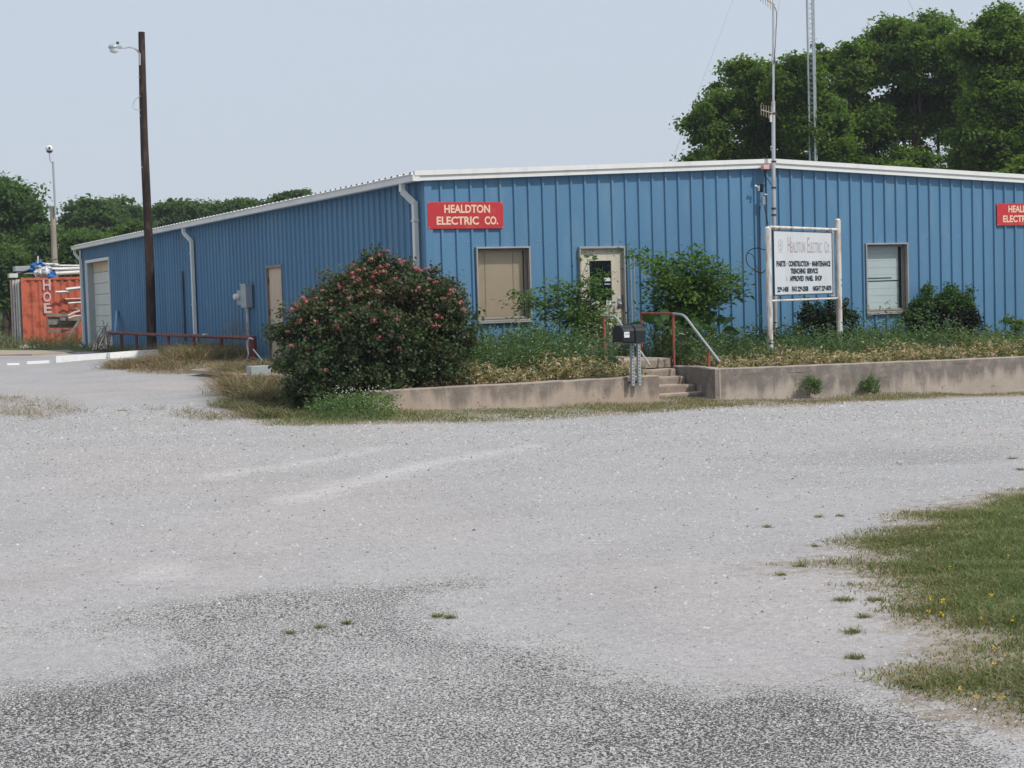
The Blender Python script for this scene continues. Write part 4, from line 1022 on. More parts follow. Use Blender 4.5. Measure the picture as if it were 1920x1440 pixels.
for px, lab in ((73, 'left of two round white bags on the container edge'), (86, 'right of two round white bags on the container edge')):
    c = CT(px, 510, .18); mb = MB(); mb.ball(c, (.19, .15, .20), 10, 7); mb.tube([c+(0, 0, .15), c+(.02, 0, .24)], [.05, .03], 6); mb.v = crumple(mb.v, .05); tag(mb.build('bag', M['paper'], None, smooth=True), lab, 'bag', 'white bags on the container')
mb = MB(); c = CT(46, 504, 1.4); cc = np.array(c); mb.obox(cc, DX*.40, BK*.3, ez*.10); mb.obox(cc-(0, 0, .16), DX*.28, BK*.25, ez*.055); tag(mb.build('metal_box', M['steel_grey'], None, bevel=.01), 'grey metal box on the left end of the container top', 'box')
mb = MB(); c = CT(24, 517, .5); mb.obox(c, DX*.16, BK*.2, ez*.08); tag(mb.build('wood_block', M['pvc'], None, bevel=.01), 'small pale block on the front left corner of the container', 'block')
mb = MB(); 
for k in range(5): mb.tube([CT(35+k*2, 514-k, .8), CT(66+k*3, 506-k*2, .9)], .03, 5)
tag(mb.build('dark_cable_heap', M['black'], None), 'dark tangled cable heap left of the blue tarp bundle', 'cable')
# boards and pipes leaning in front of the container
def LG(px, py, t_=-1.0): return CT(px, py, t_)
for a, c, r_, lab in (((104, 548), (128, 547), .05, 'pinkish board end on brackets across the container side'), ((124, 543), (170, 538), .07, 'white board standing out from the container side'),
                 ((128, 569), (170, 566), .045, 'lower pale board against the container side'), ((122, 561), (168, 559), .03, 'thin faded board between the two white boards')):
    rod('board', LG(*a, -.3), LG(*c, -.3), r_, M['pvc'] if r_ > .04 else M['faded_pink'], lab, 'board', None, 4)
wp = empty('lumber_stack', tuple(LG(110, 612, -1.2)), 'stack of weathered grey timbers in front of the orange container', 'lumber')
for (x0, x1, y, h_, t_) in ((86, 142, 590, .05, -1.0), (90, 150, 597, .06, -.9), (88, 146, 604, .10, -1.2), (92, 140, 611, .08, -1.1), (88, 130, 620, .06, -1.25), (112, 155, 598, .06, -1.4)):
    a, c = LG(x0, y, t_), LG(x1, y+rng.normal(0, 1), t_); mb = MB(); u = c-a; mb.obox((a+c)/2, u/2, BK*.10, ez*h_); mb.build('timber', M['old_wood'], wp)
for (x0, y0, x1, y1, r_, t_, lab) in ((120, 650, 157, 588, .07, -1.9, 'grey timber leaning from the weeds up to the building corner'), (128, 592, 150, 583, .05, -1.6, 'short pale branch end sticking out by the building corner'),
        (128, 597, 152, 592, .05, -1.7, 'bleached stick lying across the timbers'), (140, 578, 152, 588, .06, -1.5, 'bleached thick stick pointing down to the right'), (152, 640, 160, 610, .03, -2.0, 'thin pale stick at the foot of the corner downspout')):
    a, c = LG(x0, y0, t_), LG(x1, y1, t_); mb = MB(); mb.tube([a, (a+c)/2+(0, 0, .03), c], [r_, r_*.95, r_*.8], 6); tag(mb.build('stick', M['old_wood'] if r_ > .055 else M['faded_pink'], None), lab, 'stick', 'scrap sticks by the container')
mb = MB(); a, c = onZ(38, 650, -.12), onZ(92, 646, -.12); mb.obox((a+c)/2, (c-a)/2, (0.05, .35, 0), (0, 0, .05)); mb.obox((a+c)/2+(-.3, -.6, -.03), (c-a)/3, (0.03, .2, 0), (0, 0, .04)); tag(mb.build('pale_board', M['pvc'], None), 'pale flat board lying in the grass below the container', 'board')

# far lamp pole
FL = 67.0
pw = atD(101, 560, FL); e = empty('lamp_pole', (pw[0], pw[1], -.3), 'thin grey lamp pole with a round white lamp beyond the container', 'lamp pole')
mb = MB(); a, c = atD(102.5, 490, FL), atD(98.5, 387, FL); q = a+(a-c)*.85; mb.tube([q, a, c], [.13, .125, .105], 10); mb.build('pole', M['pole_grey'], e)
mb = MB(); a, c = atD(104, 402, FL-.15), atD(99.5, 303, FL-.15); mb.tube([a, c], .045, 8); mb.build('pipe', M['steel_grey'], e)
mb = MB(); mb.tube(smooth_path([atD(99.5, 305, FL-.2), atD(95.5, 303, FL-.2), atD(93.5, 296, FL-.2), atD(93, 285, FL-.2)]), .025, 6); mb.build('arm', M['steel_grey'], e)
mb = MB(); c = atD(92.5, 279, FL-.2); mb.ball(c, (.15, .15, .15), 14, 10); mb.build('lamp_globe', M['white'], e, smooth=True)
mb = MB(); mb.tube([c-(0, 0, .16), c-(0, 0, .09)], [.09, .14], 12); mb.tube([c+np.array([-.02, -.16, -.02]), c+np.array([-.02, -.13, .06])], .04); mb.build('lamp_housing', M['dark_metal'], e)

# ================================================================== FOLIAGE GENERATORS
def leaf_mesh(name, C_, Nn, Ax, size, asp, mat, parent, midx=None):
    """kite-shaped, slightly folded leaves: centre, normal, axis"""
    n = len(C_); Ax = Ax-(Ax*Nn).sum(1)[:, None]*Nn; Ax /= np.linalg.norm(Ax, axis=1)[:, None]+1e-9; Sx = np.cross(Nn, Ax)
    size = np.broadcast_to(size, (n,))[:, None]; w = size*asp*.5; h_ = size*.5
    V = np.empty((n, 4, 3)); V[:, 0] = C_-Ax*h_; V[:, 1] = C_+Sx*w+Nn*w*.25-Ax*h_*.1; V[:, 2] = C_+Ax*h_; V[:, 3] = C_-Sx*w+Nn*w*.25-Ax*h_*.1
    F_ = np.arange(n*4).reshape(n, 4)
    return mesh_np(name, V.reshape(-1, 3), F_, mat, parent, midx=midx)
def unit(v): return v/(np.linalg.norm(v, axis=-1, keepdims=True)+1e-9)
def limb(mb, a, c, r0, r1, n=5, wob=.08, k=5):
    a = np.asarray(a, float); c = np.asarray(c, float); d = np.linalg.norm(c-a); pts = []
    for i in range(k+1):
        s = i/k; p = a+(c-a)*s; 
        if 0 < i < k: p = p+rng.normal(0, wob*d*.35, 3)
        p = p+np.array([0, 0, wob*d*math.sin(math.pi*s)]); pts.append(p)
    mb.tube(pts, [r0+(r1-r0)*i/k for i in range(k+1)], n, False); return pts
def tree(name, base, blobs, label, cat='tree', leaf=.17, nleaf=60000, mat='elm', mat2=None, group=None, r0=.3, clump=1.1, gap=.32, trunk_top=.35, solid=.0, parent_name=None, flat=.55, fork=True):
    """blobs: (centre, radii). Leaves sit in many flat clumps on and in the blobs, joined to the trunk by limbs"""
    base = np.asarray(base, float); root = empty(name, tuple(base), label, cat, group)
    cs = []; ws = []
    vols = np.array([b_[1][0]*b_[1][1]+b_[1][0]*b_[1][2] for b_ in blobs]); ncl = np.maximum(8, (vols/(clump**2)*(10.5+8*solid)).astype(int))
    mb = MB(); cc_all = np.mean([b_[0] for b_ in blobs], axis=0); ttop = base+np.array([0, 0, (min(b_[0][2]-b_[1][2]*.4 for b_ in blobs)-base[2])*1.0])
    ttop = base+(np.array([cc_all[0], cc_all[1], 0])-np.array([base[0], base[1], 0]))*.35+np.array([0, 0, max(.6, (cc_all[2]-base[2])*trunk_top)])
    limb(mb, base-(0, 0, .3), ttop, r0, r0*.7, 10, .03)
    for bi, (c, r) in enumerate(blobs):
        c = np.asarray(c, float); r = np.asarray(r, float)
        if fork: limb(mb, ttop, c, r0*.36, r0*.12, 6, .08, 6)
        k = 0; tries = 0
        while k < ncl[bi] and tries < ncl[bi]*6:
            tries += 1
            d = unit(rng.normal(0, 1, 3)); rr = rng.uniform(.4, 1.0)**.5*rng.choice([1, .8, 1.1, 1.22], p=[.46, .30, .18, .06])
            if d[2] < -.5 and rng.random() < .5: continue
            p = c+d*r*rr
            if any(np.linalg.norm((p-np.asarray(o_[0]))/np.asarray(o_[1])) < .55 for j, o_ in enumerate(blobs) if j != bi): continue
            cs.append(p); ws.append(clump*(rng.uniform(.30, .5) if rr > 1.05 else rng.uniform(.5, 1.25))); k += 1
            if rng.random() < .45: limb(mb, c+(p-c)*rng.uniform(0, .35), p, r0*.10, r0*.035, 4, .08, 3)
    mb.build('trunk', M['bark'], root)
    cs = np.array(cs); ws = np.array(ws); prob = ws**2/np.sum(ws**2); idx = rng.choice(len(cs), nleaf, p=prob)
    # leaves thicken towards the rim of each clump; few strays
    d = unit(rng.normal(0, 1, (nleaf, 3))); rad = np.minimum(np.abs(rng.normal(0, .60, nleaf))+.12, 1.25)
    off = d*rad[:, None]*ws[idx][:, None]*np.array([.62, .62, .62*flat]); stray = rng.random(nleaf) < .05; off[stray] *= 1.3
    P_ = cs[idx]+off+rng.normal(0, .05, (nleaf, 3))
    Nn = unit(rng.normal(0, .65, (nleaf, 3))+d*.5+np.array([0, 0, .75])); Ax = rng.normal(0, 1, (nleaf, 3))+np.array([0, 0, -.5])
    mats = [L[mat]] + ([L[mat2]] if mat2 else [])
    mi = None
    if mat2: sel = rng.random(len(cs)) < .28; mi = sel[idx].astype(int)
    leaf_mesh('crown', P_, Nn, Ax, leaf*rng.uniform(.65, 1.3, nleaf), .62, mats, root, mi)
    return root
def BP(px, py, rx, ry, D, rd=None):
    s = D/FPX; c = atD(px, py, D); return (c, (rx*s, (rd or (rx+ry)/2)*s, ry*s))

# ---- big trees behind the building
def tb_(px, D, z=-.4): q = atD(px, 560, D); return (q[0], q[1], z)
D = 68
tree('elm_tree', tb_(1465, D), [BP(1338, 235, 52, 62, D), BP(1405, 178, 66, 62, D+1), BP(1490, 165, 62, 62, D-1), BP(1352, 320, 62, 50, D), BP(1450, 270, 70, 60, D+2), BP(1530, 250, 60, 70, D-1), BP(1500, 345, 80, 50, D)],
     'broad dark green tree behind the roof ridge, left of the lattice tower', leaf=.18, nleaf=105000, mat='elm', mat2='elm_light', r0=.3, clump=.95)
D = 74
tree('elm_tree', tb_(1690, D), [BP(1588, 145, 62, 72, D), BP(1665, 108, 70, 66, D+1), BP(1745, 112, 72, 72, D-1), BP(1620, 240, 75, 65, D), BP(1720, 225, 80, 70, D+2), BP(1590, 320, 70, 48, D), BP(1700, 330, 90, 50, D-1), BP(1800, 190, 60, 80, D+1), BP(1700, 62, 30, 20, D), BP(1745, 50, 22, 18, D)],
     'tallest spreading green tree in the middle of the group behind the roof', leaf=.19, nleaf=150000, mat='elm', mat2='elm_light', r0=.34, clump=1.05)
D = 64
tree('elm_tree', tb_(1880, D), [BP(1850, 88, 62, 62, D), BP(1925, 100, 62, 70, D+1), BP(1990, 130, 60, 80, D), BP(1870, 190, 66, 66, D), BP(1950, 220, 70, 70, D+1), BP(1840, 290, 66, 52, D), BP(1930, 300, 80, 50, D), BP(1868, 36, 30, 16, D)],
     'dark green tree cut off by the right edge, behind the roof', leaf=.175, nleaf=128000, mat='elm', mat2='elm_light', r0=.32, clump=.95)
D = 52
tree('young_tree', tb_(1905, D), [BP(1908, 335, 30, 32, D), BP(1935, 330, 30, 40, D), BP(1885, 345, 18, 14, D)], 'small light green tree just behind the roof at the right edge', leaf=.15, nleaf=7000, mat='elm_light', r0=.1, clump=.6)
D = 56
tree('young_tree', tb_(1700, D), [BP(1692, 338, 30, 24, D), BP(1728, 345, 22, 20, D)], 'light green bushy top showing just over the right roof slope', leaf=.15, nleaf=5000, mat='elm_light', r0=.1, clump=.6)

# ---- tree line on the left
D = 92
tree('oak_tree', tb_(10, D), [BP(5, 385, 48, 46, D), BP(45, 400, 34, 40, D), BP(0, 460, 60, 50, D), BP(52, 460, 30, 36, D), BP(25, 357, 24, 18, D), BP(-50, 420, 50, 60, D)], 'tall round green tree at the far left edge', leaf=.27, nleaf=30000, mat='far', mat2='far_light', r0=.4, clump=1.5, solid=.5)
far = [((150, 118), [(165, 402, 44, 30), (135, 430, 34, 30), (195, 415, 30, 30), (170, 450, 60, 36)], 'wide dark tree behind the thin lamp pole'),
       ((222, 122), [(222, 402, 34, 28), (250, 420, 30, 30), (235, 440, 40, 30)], 'dark tree just left of the utility pole, beyond the roof'),
       ((335, 126), [(318, 402, 34, 24), (350, 404, 34, 24), (340, 425, 55, 22)], 'dark rounded tree just right of the utility pole'),
       ((405, 128), [(395, 404, 32, 18), (425, 402, 28, 20), (410, 420, 45, 20)], 'low dark tree beyond the middle of the sloping roof edge'),
       ((470, 128), [(458, 394, 24, 17), (488, 392, 26, 14), (470, 405, 40, 16)], 'low dark tree beyond the higher part of the roof edge'),
       ((545, 120), [(530, 379, 20, 9), (552, 370, 20, 9), (572, 368, 12, 6), (550, 384, 30, 12)], 'wispy dark tree top nearest the building corner over the roof')]
for (bx, D), bl_, lab in far:
    tree('far_tree', tb_(bx, D), [BP(*q, D, (q[2]+q[3])/1.5) for q in bl_], lab, leaf=.33, nleaf=13000, mat='far', r0=.35, clump=1.3 if len(bl_) < 4 or bx < 500 else .8, solid=.5, group='dark trees beyond the long roof')
near = [((75, 84), [(75, 482, 40, 34), (100, 445, 26, 26), (62, 515, 45, 30), (110, 500, 34, 34)], 'bright green bush tree just behind the container, left of the lamp pole'),
        ((150, 80), [(150, 468, 36, 30), (128, 500, 34, 30), (175, 480, 30, 40), (150, 530, 45, 30)], 'bright green bush tree right of the lamp pole behind the container'),
        ((235, 86), [(225, 455, 40, 26), (262, 445, 28, 24), (240, 490, 50, 30)], 'mid green bushy tree over the low end of the roof'),
        ((20, 76), [(15, 500, 40, 34), (-10, 540, 40, 40), (30, 550, 28, 34)], 'green undergrowth tree at the left edge behind the container')]
for (bx, D), bl_, lab in near:
    tree('bush_tree', tb_(bx, D), [BP(*q, D) for q in bl_], lab, leaf=.22, nleaf=14000, mat='far', mat2='far_light', r0=.16, clump=1.0, solid=.6, group='bushy trees behind the container')
# far wood: one mass closing the horizon
n = 42000; ang = rng.uniform(-.62, 1.15, n); rr = rng.uniform(150, 190, n); xw = CAM[0]+rr*np.sin(ang); yw = CAM[1]+rr*np.cos(ang)
hh = 6.0+2.5*np.sin(ang*23)+1.5*np.sin(ang*57+1)+rng.normal(0, .5, n); zz = -.6+hh*rng.random(n)**.8
P_ = np.stack([xw, yw, zz], 1); o = leaf_mesh('far_wood', P_, unit(rng.normal(0, .7, (n, 3))+(0, 0, .6)), rng.normal(0, 1, (n, 3)), rng.uniform(.8, 1.7, n), .8, L['far'], None)
tag(o, kind='stuff'); o['label'] = 'low dark wood along the horizon behind everything'

# ================================================================== SHRUBS AND WEEDS
def shrub(name, base, blobs, n, size, mats, label, cat='shrub', density_in=.35, asp=.65, stems=14, up=.5, mi_fn=None, clump=.28, group=None, stem_mat='twig', sr=.014, loose=.05):
    base = np.asarray(base, float); root = empty(name, tuple(base), label, cat, group)
    mb = MB(); vol = np.array([b_[1][0]*b_[1][2]+b_[1][0]*b_[1][1] for b_ in blobs]); bi = rng.choice(len(blobs), n, p=vol/vol.sum())
    ncl = max(20, int(vol.sum()/(clump**2)*3.0)); cb = rng.choice(len(blobs), ncl, p=vol/vol.sum()); d = unit(rng.normal(0, 1, (ncl, 3))); rad = np.where(rng.random(ncl) < density_in, rng.random(ncl)**.5*.85, rng.uniform(.82, 1.05, ncl)); rad = np.where(rng.random(ncl) < loose, rng.uniform(1.05, 1.25, ncl), rad)
    C_ = np.array([blobs[i][0] for i in cb])+d*np.array([blobs[i][1] for i in cb])*rad[:, None]
    idx = rng.integers(0, ncl, n); off = rng.normal(0, clump*.42, (n, 3)); P_ = C_[idx]+off
    gm = gz(P_[:, 0], P_[:, 1])-.0
    P_[:, 2] = np.maximum(P_[:, 2], gm+.03)
    Nn = unit(rng.normal(0, .7, (n, 3))+np.array([0, 0, up])+unit(off)*.3)
    mi = mi_fn(P_) if mi_fn else None
    leaf_mesh('foliage', P_, Nn, rng.normal(0, 1, (n, 3)), size*rng.uniform(.6, 1.3, n), asp, [L[q] for q in mats], root, mi)
    for k in range(stems):
        p = C_[rng.integers(0, ncl)]; limb(mb, base+rng.normal(0, .06, 3)*(1, 1, 0), p, sr, sr*.4, 5, .12, 5)
    mb.build('stems', M[stem_mat], root); return root, C_, P_
# rose bush
D = 25.0; rb = onG(700, 772)
blobs = [BP(705, 660, 130, 95, D, 105), BP(620, 655, 92, 92, D-.3, 80), BP(790, 640, 88, 92, D+.2, 80), BP(690, 570, 82, 62, D, 70), BP(768, 560, 66, 52, D+.2, 60), BP(635, 590, 62, 50, D, 60), BP(703, 505, 34, 26, D+.1, 30), BP(738, 535, 50, 40, D-.1, 50), BP(655, 545, 46, 38, D-.1, 50), BP(600, 585, 46, 40, D-.1, 50), BP(822, 568, 46, 42, D, 50), BP(720, 600, 80, 60, D-.5, 60), BP(725, 484, 17, 14, D+.1, 15),
         BP(560, 635, 46, 48, D, 45), BP(600, 725, 60, 42, D-.6, 50), BP(855, 610, 36, 50, D+.3, 40), BP(655, 700, 110, 60, D-.3, 80), BP(545, 600, 24, 26, D, 25), BP(800, 520, 24, 18, D+.1, 22), BP(820, 680, 60, 45, D, 50)]
def rose_mi(P_):
    z = P_[:, 2]; return (rng.random(len(P_)) < np.clip((z-.2)*.36, .05, .5)*(1+.8*np.sin(P_[:, 0]*4+P_[:, 2]*5))).astype(int)
root, RC, RP = shrub('rose_bush', (rb[0]+.3, rb[1]+1.0, float(gz(rb[0], rb[1]))), blobs, 98000, .060, ['rose', 'rose_tip'], 'large rounded rose bush covered in pink flowers at the left end of the retaining wall', 'bush', .40, .68, 34, clump=.17, sr=.02, mi_fn=rose_mi, loose=.10)
# flowers at the outside of the bush, each a cluster part
vis = [(712,478),(727,470),(696,487),(665,498),(672,507),(660,512),(712,500),(718,510),(705,512),(682,505),(726,498),(748,487),(754,492),(778,503),(786,507),(800,505),(820,528),(805,523),(812,530),(848,545),(850,560),(842,552),(802,545),(760,540),(758,558),
       (640,538),(648,545),(655,560),(650,572),(604,545),(620,565),(570,560),(556,572),(548,580),(562,600),(555,606),(590,603),(630,608),(631,614),(546,648),(580,655),(705,630),(712,632),(753,634),(747,652),(732,655),(820,592),(826,596),(609,694),(672,555),(700,520),(662,520),(670,525),
       (738,523),(695,540),(710,548),(590,560),(574,566),(625,580),(640,596),(776,560),(860,570),(864,566),(870,580),(815,612),(700,600),(655,588),(540,622),(744,600),(720,585),(690,575),(785,540),(833,560)]
fl_me = None
def surface_depth(px, py):
    """nearest rose leaf along this line of sight"""
    q = (RP-CAM)@RM.T; u = 960+FPX*q[:, 0]/q[:, 2]; v = 720-FPX*q[:, 1]/q[:, 2]
    k = (np.abs(u-px) < 5) & (np.abs(v-py) < 5); return np.percentile(q[k, 2], 4) if k.sum() > 4 else 24.5
for i, (px, py) in enumerate(vis):
    c = atD(px, py, surface_depth(px, py)-.03); s = rng.uniform(.6, 1.35); n = int(11+10*s)
    d = unit(rng.normal(0, 1, (n, 3))+np.array([-.2, -.5, .35])); Pq = c+d*rng.uniform(.01, .05, n)[:, None]*s*np.array([1.3, 1.3, .75])
    leaf_mesh('flower_cluster', Pq, d, rng.normal(0, 1, (n, 3)), .036*rng.uniform(.7, 1.2, n), .9, L['petal'], root)

# saplings by the door, with drooping sprays
def spray_plant(name, base, tips, label, mats, D0, leaf=.07, n_per=46, spread=.10, cat='sapling', mid=None, trunk_r=.035, jitter=.5, forks=2):
    base = np.asarray(base, float); root = empty(name, tuple(base), label, cat); mb = MB(); Pq = []; Ax = []; sel = []
    mid_ = base+np.array([0, 0, .55]) if mid is None else np.asarray(mid, float)
    limb(mb, base-(0, 0, .2), mid_, trunk_r, trunk_r*.7, 7, .03)
    for (px, py) in tips:
        D_ = D0+rng.uniform(-jitter, jitter); tip = atD(px, py, D_); pts = limb(mb, mid_+rng.normal(0, .04, 3), tip, trunk_r*.35, .004, 4, .12, 7)
        pts = np.array(pts); n = n_per
        for k in range(n):
            s = rng.uniform(.28, 1.0)**.8*(len(pts)-1); i = min(int(s), len(pts)-2); p = pts[i]+(pts[i+1]-pts[i])*(s-i); dirv = pts[i+1]-pts[i]
            for _ in range(forks+1):
                o_ = rng.normal(0, spread, 3)*np.array([1, 1, .6]); Pq.append(p+o_); Ax.append(o_+dirv*.3+(0, 0, -.02))
    Pq = np.array(Pq); Ax = np.array(Ax); n = len(Pq); mi = (rng.random(n) < .4).astype(int) if len(mats) > 1 else None
    leaf_mesh('foliage', Pq, unit(rng.normal(0, .5, (n, 3))+(0, 0, .8)), Ax+rng.normal(0, .02, (n, 3)), leaf*rng.uniform(.6, 1.3, n), .5, [L[q] for q in mats], root, mi)
    mb.build('stem', M['twig'], root); return root
b1_ = atD(1075, 668, 29.6); b1_[2] = float(soil_z(b1_[0], b1_[1]))
spray_plant('sapling', b1_, [(1105,478),(1130,500),(1140,512),(1100,520),(1060,530),(1030,525),(1010,540),(985,560),(960,565),(948,556),(1000,575),(1040,560),(1070,548),(1120,545),(1145,545),(1135,575),(1110,580),(1080,580),(1050,590),(1010,600),(1090,600),(1130,605),(1150,600),(1160,620),(1100,630),(1060,615),(1140,640),(1025,590),(1118,530),(1085,560),(1040,600),(970,580),(1095,640),(1120,650),(1150,645),(1070,640),(1130,625),(1100,655),(1145,600),(1110,600)],
    'leafy green sapling growing in front of the white door', ['sap', 'sap_dark'], 29.4, leaf=.095, n_per=26, spread=.11, mid=atD(1078, 600, 29.5), jitter=.45)
b2_ = atD(1292, 668, 30.6); b2_[2] = float(soil_z(b2_[0], b2_[1]))
spray_plant('sapling', b2_, [(1180,470),(1200,478),(1215,490),(1235,500),(1260,490),(1240,475),(1285,485),(1300,470),(1315,480),(1340,490),(1360,497),(1385,515),(1392,520),(1370,530),(1395,550),(1375,545),(1350,550),(1330,530),(1310,520),(1280,510),(1260,530),(1240,550),(1225,560),(1255,575),(1280,560),(1300,550),(1320,560),(1295,590),(1270,600),(1310,585),(1250,520),(1330,505),(1215,530),(1275,540),(1340,570),(1300,500),(1245,590),(1230,515),(1322,545),(1290,530),(1240,610),(1265,620),(1300,615),(1330,600),(1250,640),(1315,635),(1285,605),(1220,580),(1345,555)],
    'taller bushy sapling with long sprays right of the white door', ['sap', 'sap_dark'], 30.4, leaf=.105, n_per=52, spread=.15, mid=atD(1290, 590, 30.6), jitter=.5, trunk_r=.045)
# broad-leaved clump
bc = atD(1275, 672, 29.6); e = empty('broad_leaf_plant', (bc[0], bc[1], float(soil_z(bc[0], bc[1]))), 'clump of big upright leaves growing behind the red handrail', 'plant')
for i in range(54):
    px = rng.uniform(1228, 1345); Dd = rng.uniform(29.3, 30.5); b_ = atD(px, 668, Dd); b_[2] = float(soil_z(b_[0], b_[1]))
    Hh = rng.uniform(.35, .85); lean = rng.normal(0, .16, 2); tip = b_+np.array([lean[0], lean[1], Hh]); ll = rng.uniform(.28, .46); wv = rng.uniform(.06, .12)
    d = unit(np.array([lean[0]*1.6+rng.normal(0, .25), lean[1]*1.6-.1+rng.normal(0, .25), rng.uniform(.4, 1.0)])); sd2 = unit(np.cross(d, rng.normal(0, 1, 3)+(0, -.8, .2)))
    nr = np.cross(sd2, d); V = []; Fc = []
    for k, (s, w_) in enumerate(((0, .12), (.25, .75), (.5, 1), (.75, .75), (1, .05))):
        c = tip+d*ll*s-np.array([0, 0, .28*ll*s*s*1.6])
        V += [c-sd2*wv*w_+nr*.02*w_, c-nr*.012, c+sd2*wv*w_+nr*.02*w_]
    for k in range(4):
        for j in range(2): Fc.append((k*3+j, (k+1)*3+j, (k+1)*3+j+1, k*3+j+1))
    lf = mesh_np('leaf', V, Fc, L['canna'], e, smooth=True)
    mb = MB(); mb.tube([b_, (b_+tip)/2+rng.normal(0, .02, 3), tip], [.014, .011, .007], 4, False); mb.build('leaf_stalk', M['stalk'] if 'stalk' in M else M['twig'], lf)

# hedge-like shrubs on the right
D = 34.6; q = atD(1768, 640, D)
def holly_shade_mi(P_): 
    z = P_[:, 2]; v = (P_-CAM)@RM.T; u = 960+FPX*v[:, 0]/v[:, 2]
    return (z+rng.normal(0, .07, len(z)) < .50+.12*(u > 1740)-.1*(u < 1725)).astype(int)  # sunlight and shade painted by height: bright leaves above, dark ones below
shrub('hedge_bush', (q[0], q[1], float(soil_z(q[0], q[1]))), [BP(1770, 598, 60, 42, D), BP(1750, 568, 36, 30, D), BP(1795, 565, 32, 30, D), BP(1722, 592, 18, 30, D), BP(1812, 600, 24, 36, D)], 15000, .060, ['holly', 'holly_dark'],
      'round bush, coloured sunlit green on top and shaded dark below, right of the pale window', 'bush', .4, .7, 10, mi_fn=holly_shade_mi, clump=.13)
D = 32.0; q = atD(1545, 640, D)
shrub('dark_shrub', (q[0], q[1], float(soil_z(q[0], q[1]))), [BP(1530, 600, 30, 38, D), BP(1558, 595, 34, 36, D), BP(1585, 610, 20, 28, D), BP(1510, 595, 12, 30, D)], 8000, .055, ['holly_dark', 'sap_dark'],
      'dark green shrub behind the posts of the white sign board', 'shrub', .4, .6, 10, mi_fn=lambda P_: (rng.random(len(P_)) < .35).astype(int), clump=.13)
D = 34; q = atD(1905, 645, D)
spray_plant('vine_shoot', (q[0], q[1], float(soil_z(q[0], q[1]))), [(1880, 607), (1890, 604), (1905, 612), (1900, 630), (1920, 622), (1912, 640), (1930, 610)], 'light green leafy shoot under the sign at the right edge', ['sap'], 33.8, leaf=.09, n_per=20, spread=.06, trunk_r=.012, jitter=.2, cat='plant')
for (px, py, lab, rr_) in ((1520, 732, 'small leafy green weed at the foot of the dark retaining wall, left one of two', 24), (1631, 729, 'small leafy green weed at the foot of the dark retaining wall, right one of two', 18)):
    q = onY(px, py+8, -5.15); s = 28/FPX
    shrub('wall_weed', (q[0], q[1], q[2]), [((q[0], q[1], q[2]+.12), (rr_*s, .14, .14)), ((q[0]+.04, q[1], q[2]+.2), (rr_*s*.6, .1, .1))], 1500, .035, ['weed', 'sap'], lab, 'weed', .5, .5, 8, mi_fn=lambda P_: (rng.random(len(P_)) < .3).astype(int), clump=.07, sr=.005, group='green weeds at the foot of the wall')

# ================================================================== GRASS AND WEEDS (nobody could count them)
def blades(name, P_, h, w, lean, mats, label, mi=None, seg=2):
    n = len(P_); h = np.broadcast_to(h, (n,)); w = np.broadcast_to(w, (n,)); a = rng.uniform(0, 2*math.pi, n); side = np.stack([np.cos(a), np.sin(a), 0*a], 1)
    ln = np.stack([rng.normal(0, lean, n), rng.normal(0, lean, n), 0*a], 1)*h[:, None]; up = np.array([0, 0, 1.])
    mid_ = P_+ln*.35+up*h[:, None]*.55; tip = P_+ln+up*h[:, None]*(1-.25*np.minimum(np.linalg.norm(ln, axis=1)/h, 1))[:, None]
    V = np.empty((n, 5, 3)); V[:, 0] = P_-side*w[:, None]/2; V[:, 1] = P_+side*w[:, None]/2; V[:, 2] = mid_+side*w[:, None]*.38; V[:, 3] = mid_-side*w[:, None]*.38; V[:, 4] = tip
    b_ = np.arange(n)[:, None]*5; Fq = np.concatenate([b_+[0, 1, 2, 3], b_+[3, 2, 4, 4]], 0)
    # triangles as separate array: build with mixed faces
    me = bpy.data.meshes.new(name); me.vertices.add(n*5); me.vertices.foreach_set('co', V.reshape(-1).astype(np.float32))
    quads = b_+[0, 1, 2, 3]; tris = b_+[3, 2, 4]; loops = np.concatenate([quads.ravel(), tris.ravel()])
    me.loops.add(len(loops)); me.loops.foreach_set('vertex_index', loops.astype(np.int32)); me.polygons.add(2*n)
    me.polygons.foreach_set('loop_start', np.concatenate([np.arange(n)*4, n*4+np.arange(n)*3]).astype(np.int32))
    me.update(calc_edges=True)
    for m_ in mats: me.materials.append(L[m_])
    if mi is not None: me.polygons.foreach_set('material_index', np.concatenate([mi, mi]).astype(np.int32))
    o = link(name, me); tag(o, label, kind='stuff'); return o
def sample_poly(poly, n, edge=.0, fade=.6):
    poly = np.asarray(poly)[:, :2]; lo, hi = poly.min(0), poly.max(0); out = []
    while sum(map(len, out)) < n:
        q = rng.uniform(lo, hi, (n*3, 2)); sd__ = poly_sd(q, poly); 
        nz = .5*np.sin(q[:, 0]*2.3+1.1*np.sin(q[:, 1]*1.9))+.5*np.sin(q[:, 1]*3.1+q[:, 0]*.7)
        keep = sd__+.18*nz > rng.random(len(q))*fade-edge; out.append(q[keep])
    return np.concatenate(out)[:n]
def clumpy(q, k=.55, sc=3.0):
    v = np.sin(q[:, 0]*sc+2*np.sin(q[:, 1]*sc*.6))*np.sin(q[:, 1]*sc*1.15+1.5*np.sin(q[:, 0]*sc*.8)); return rng.random(len(q)) < k+(1-k)*(v*.5+.5)
def on_ground(q): return np.column_stack([q, gz(q[:, 0], q[:, 1])+.012*np.sin(q[:, 0]*1.7+q[:, 1]*.9)*np.sin(q[:, 1]*1.3-.5*q[:, 0])-.005])
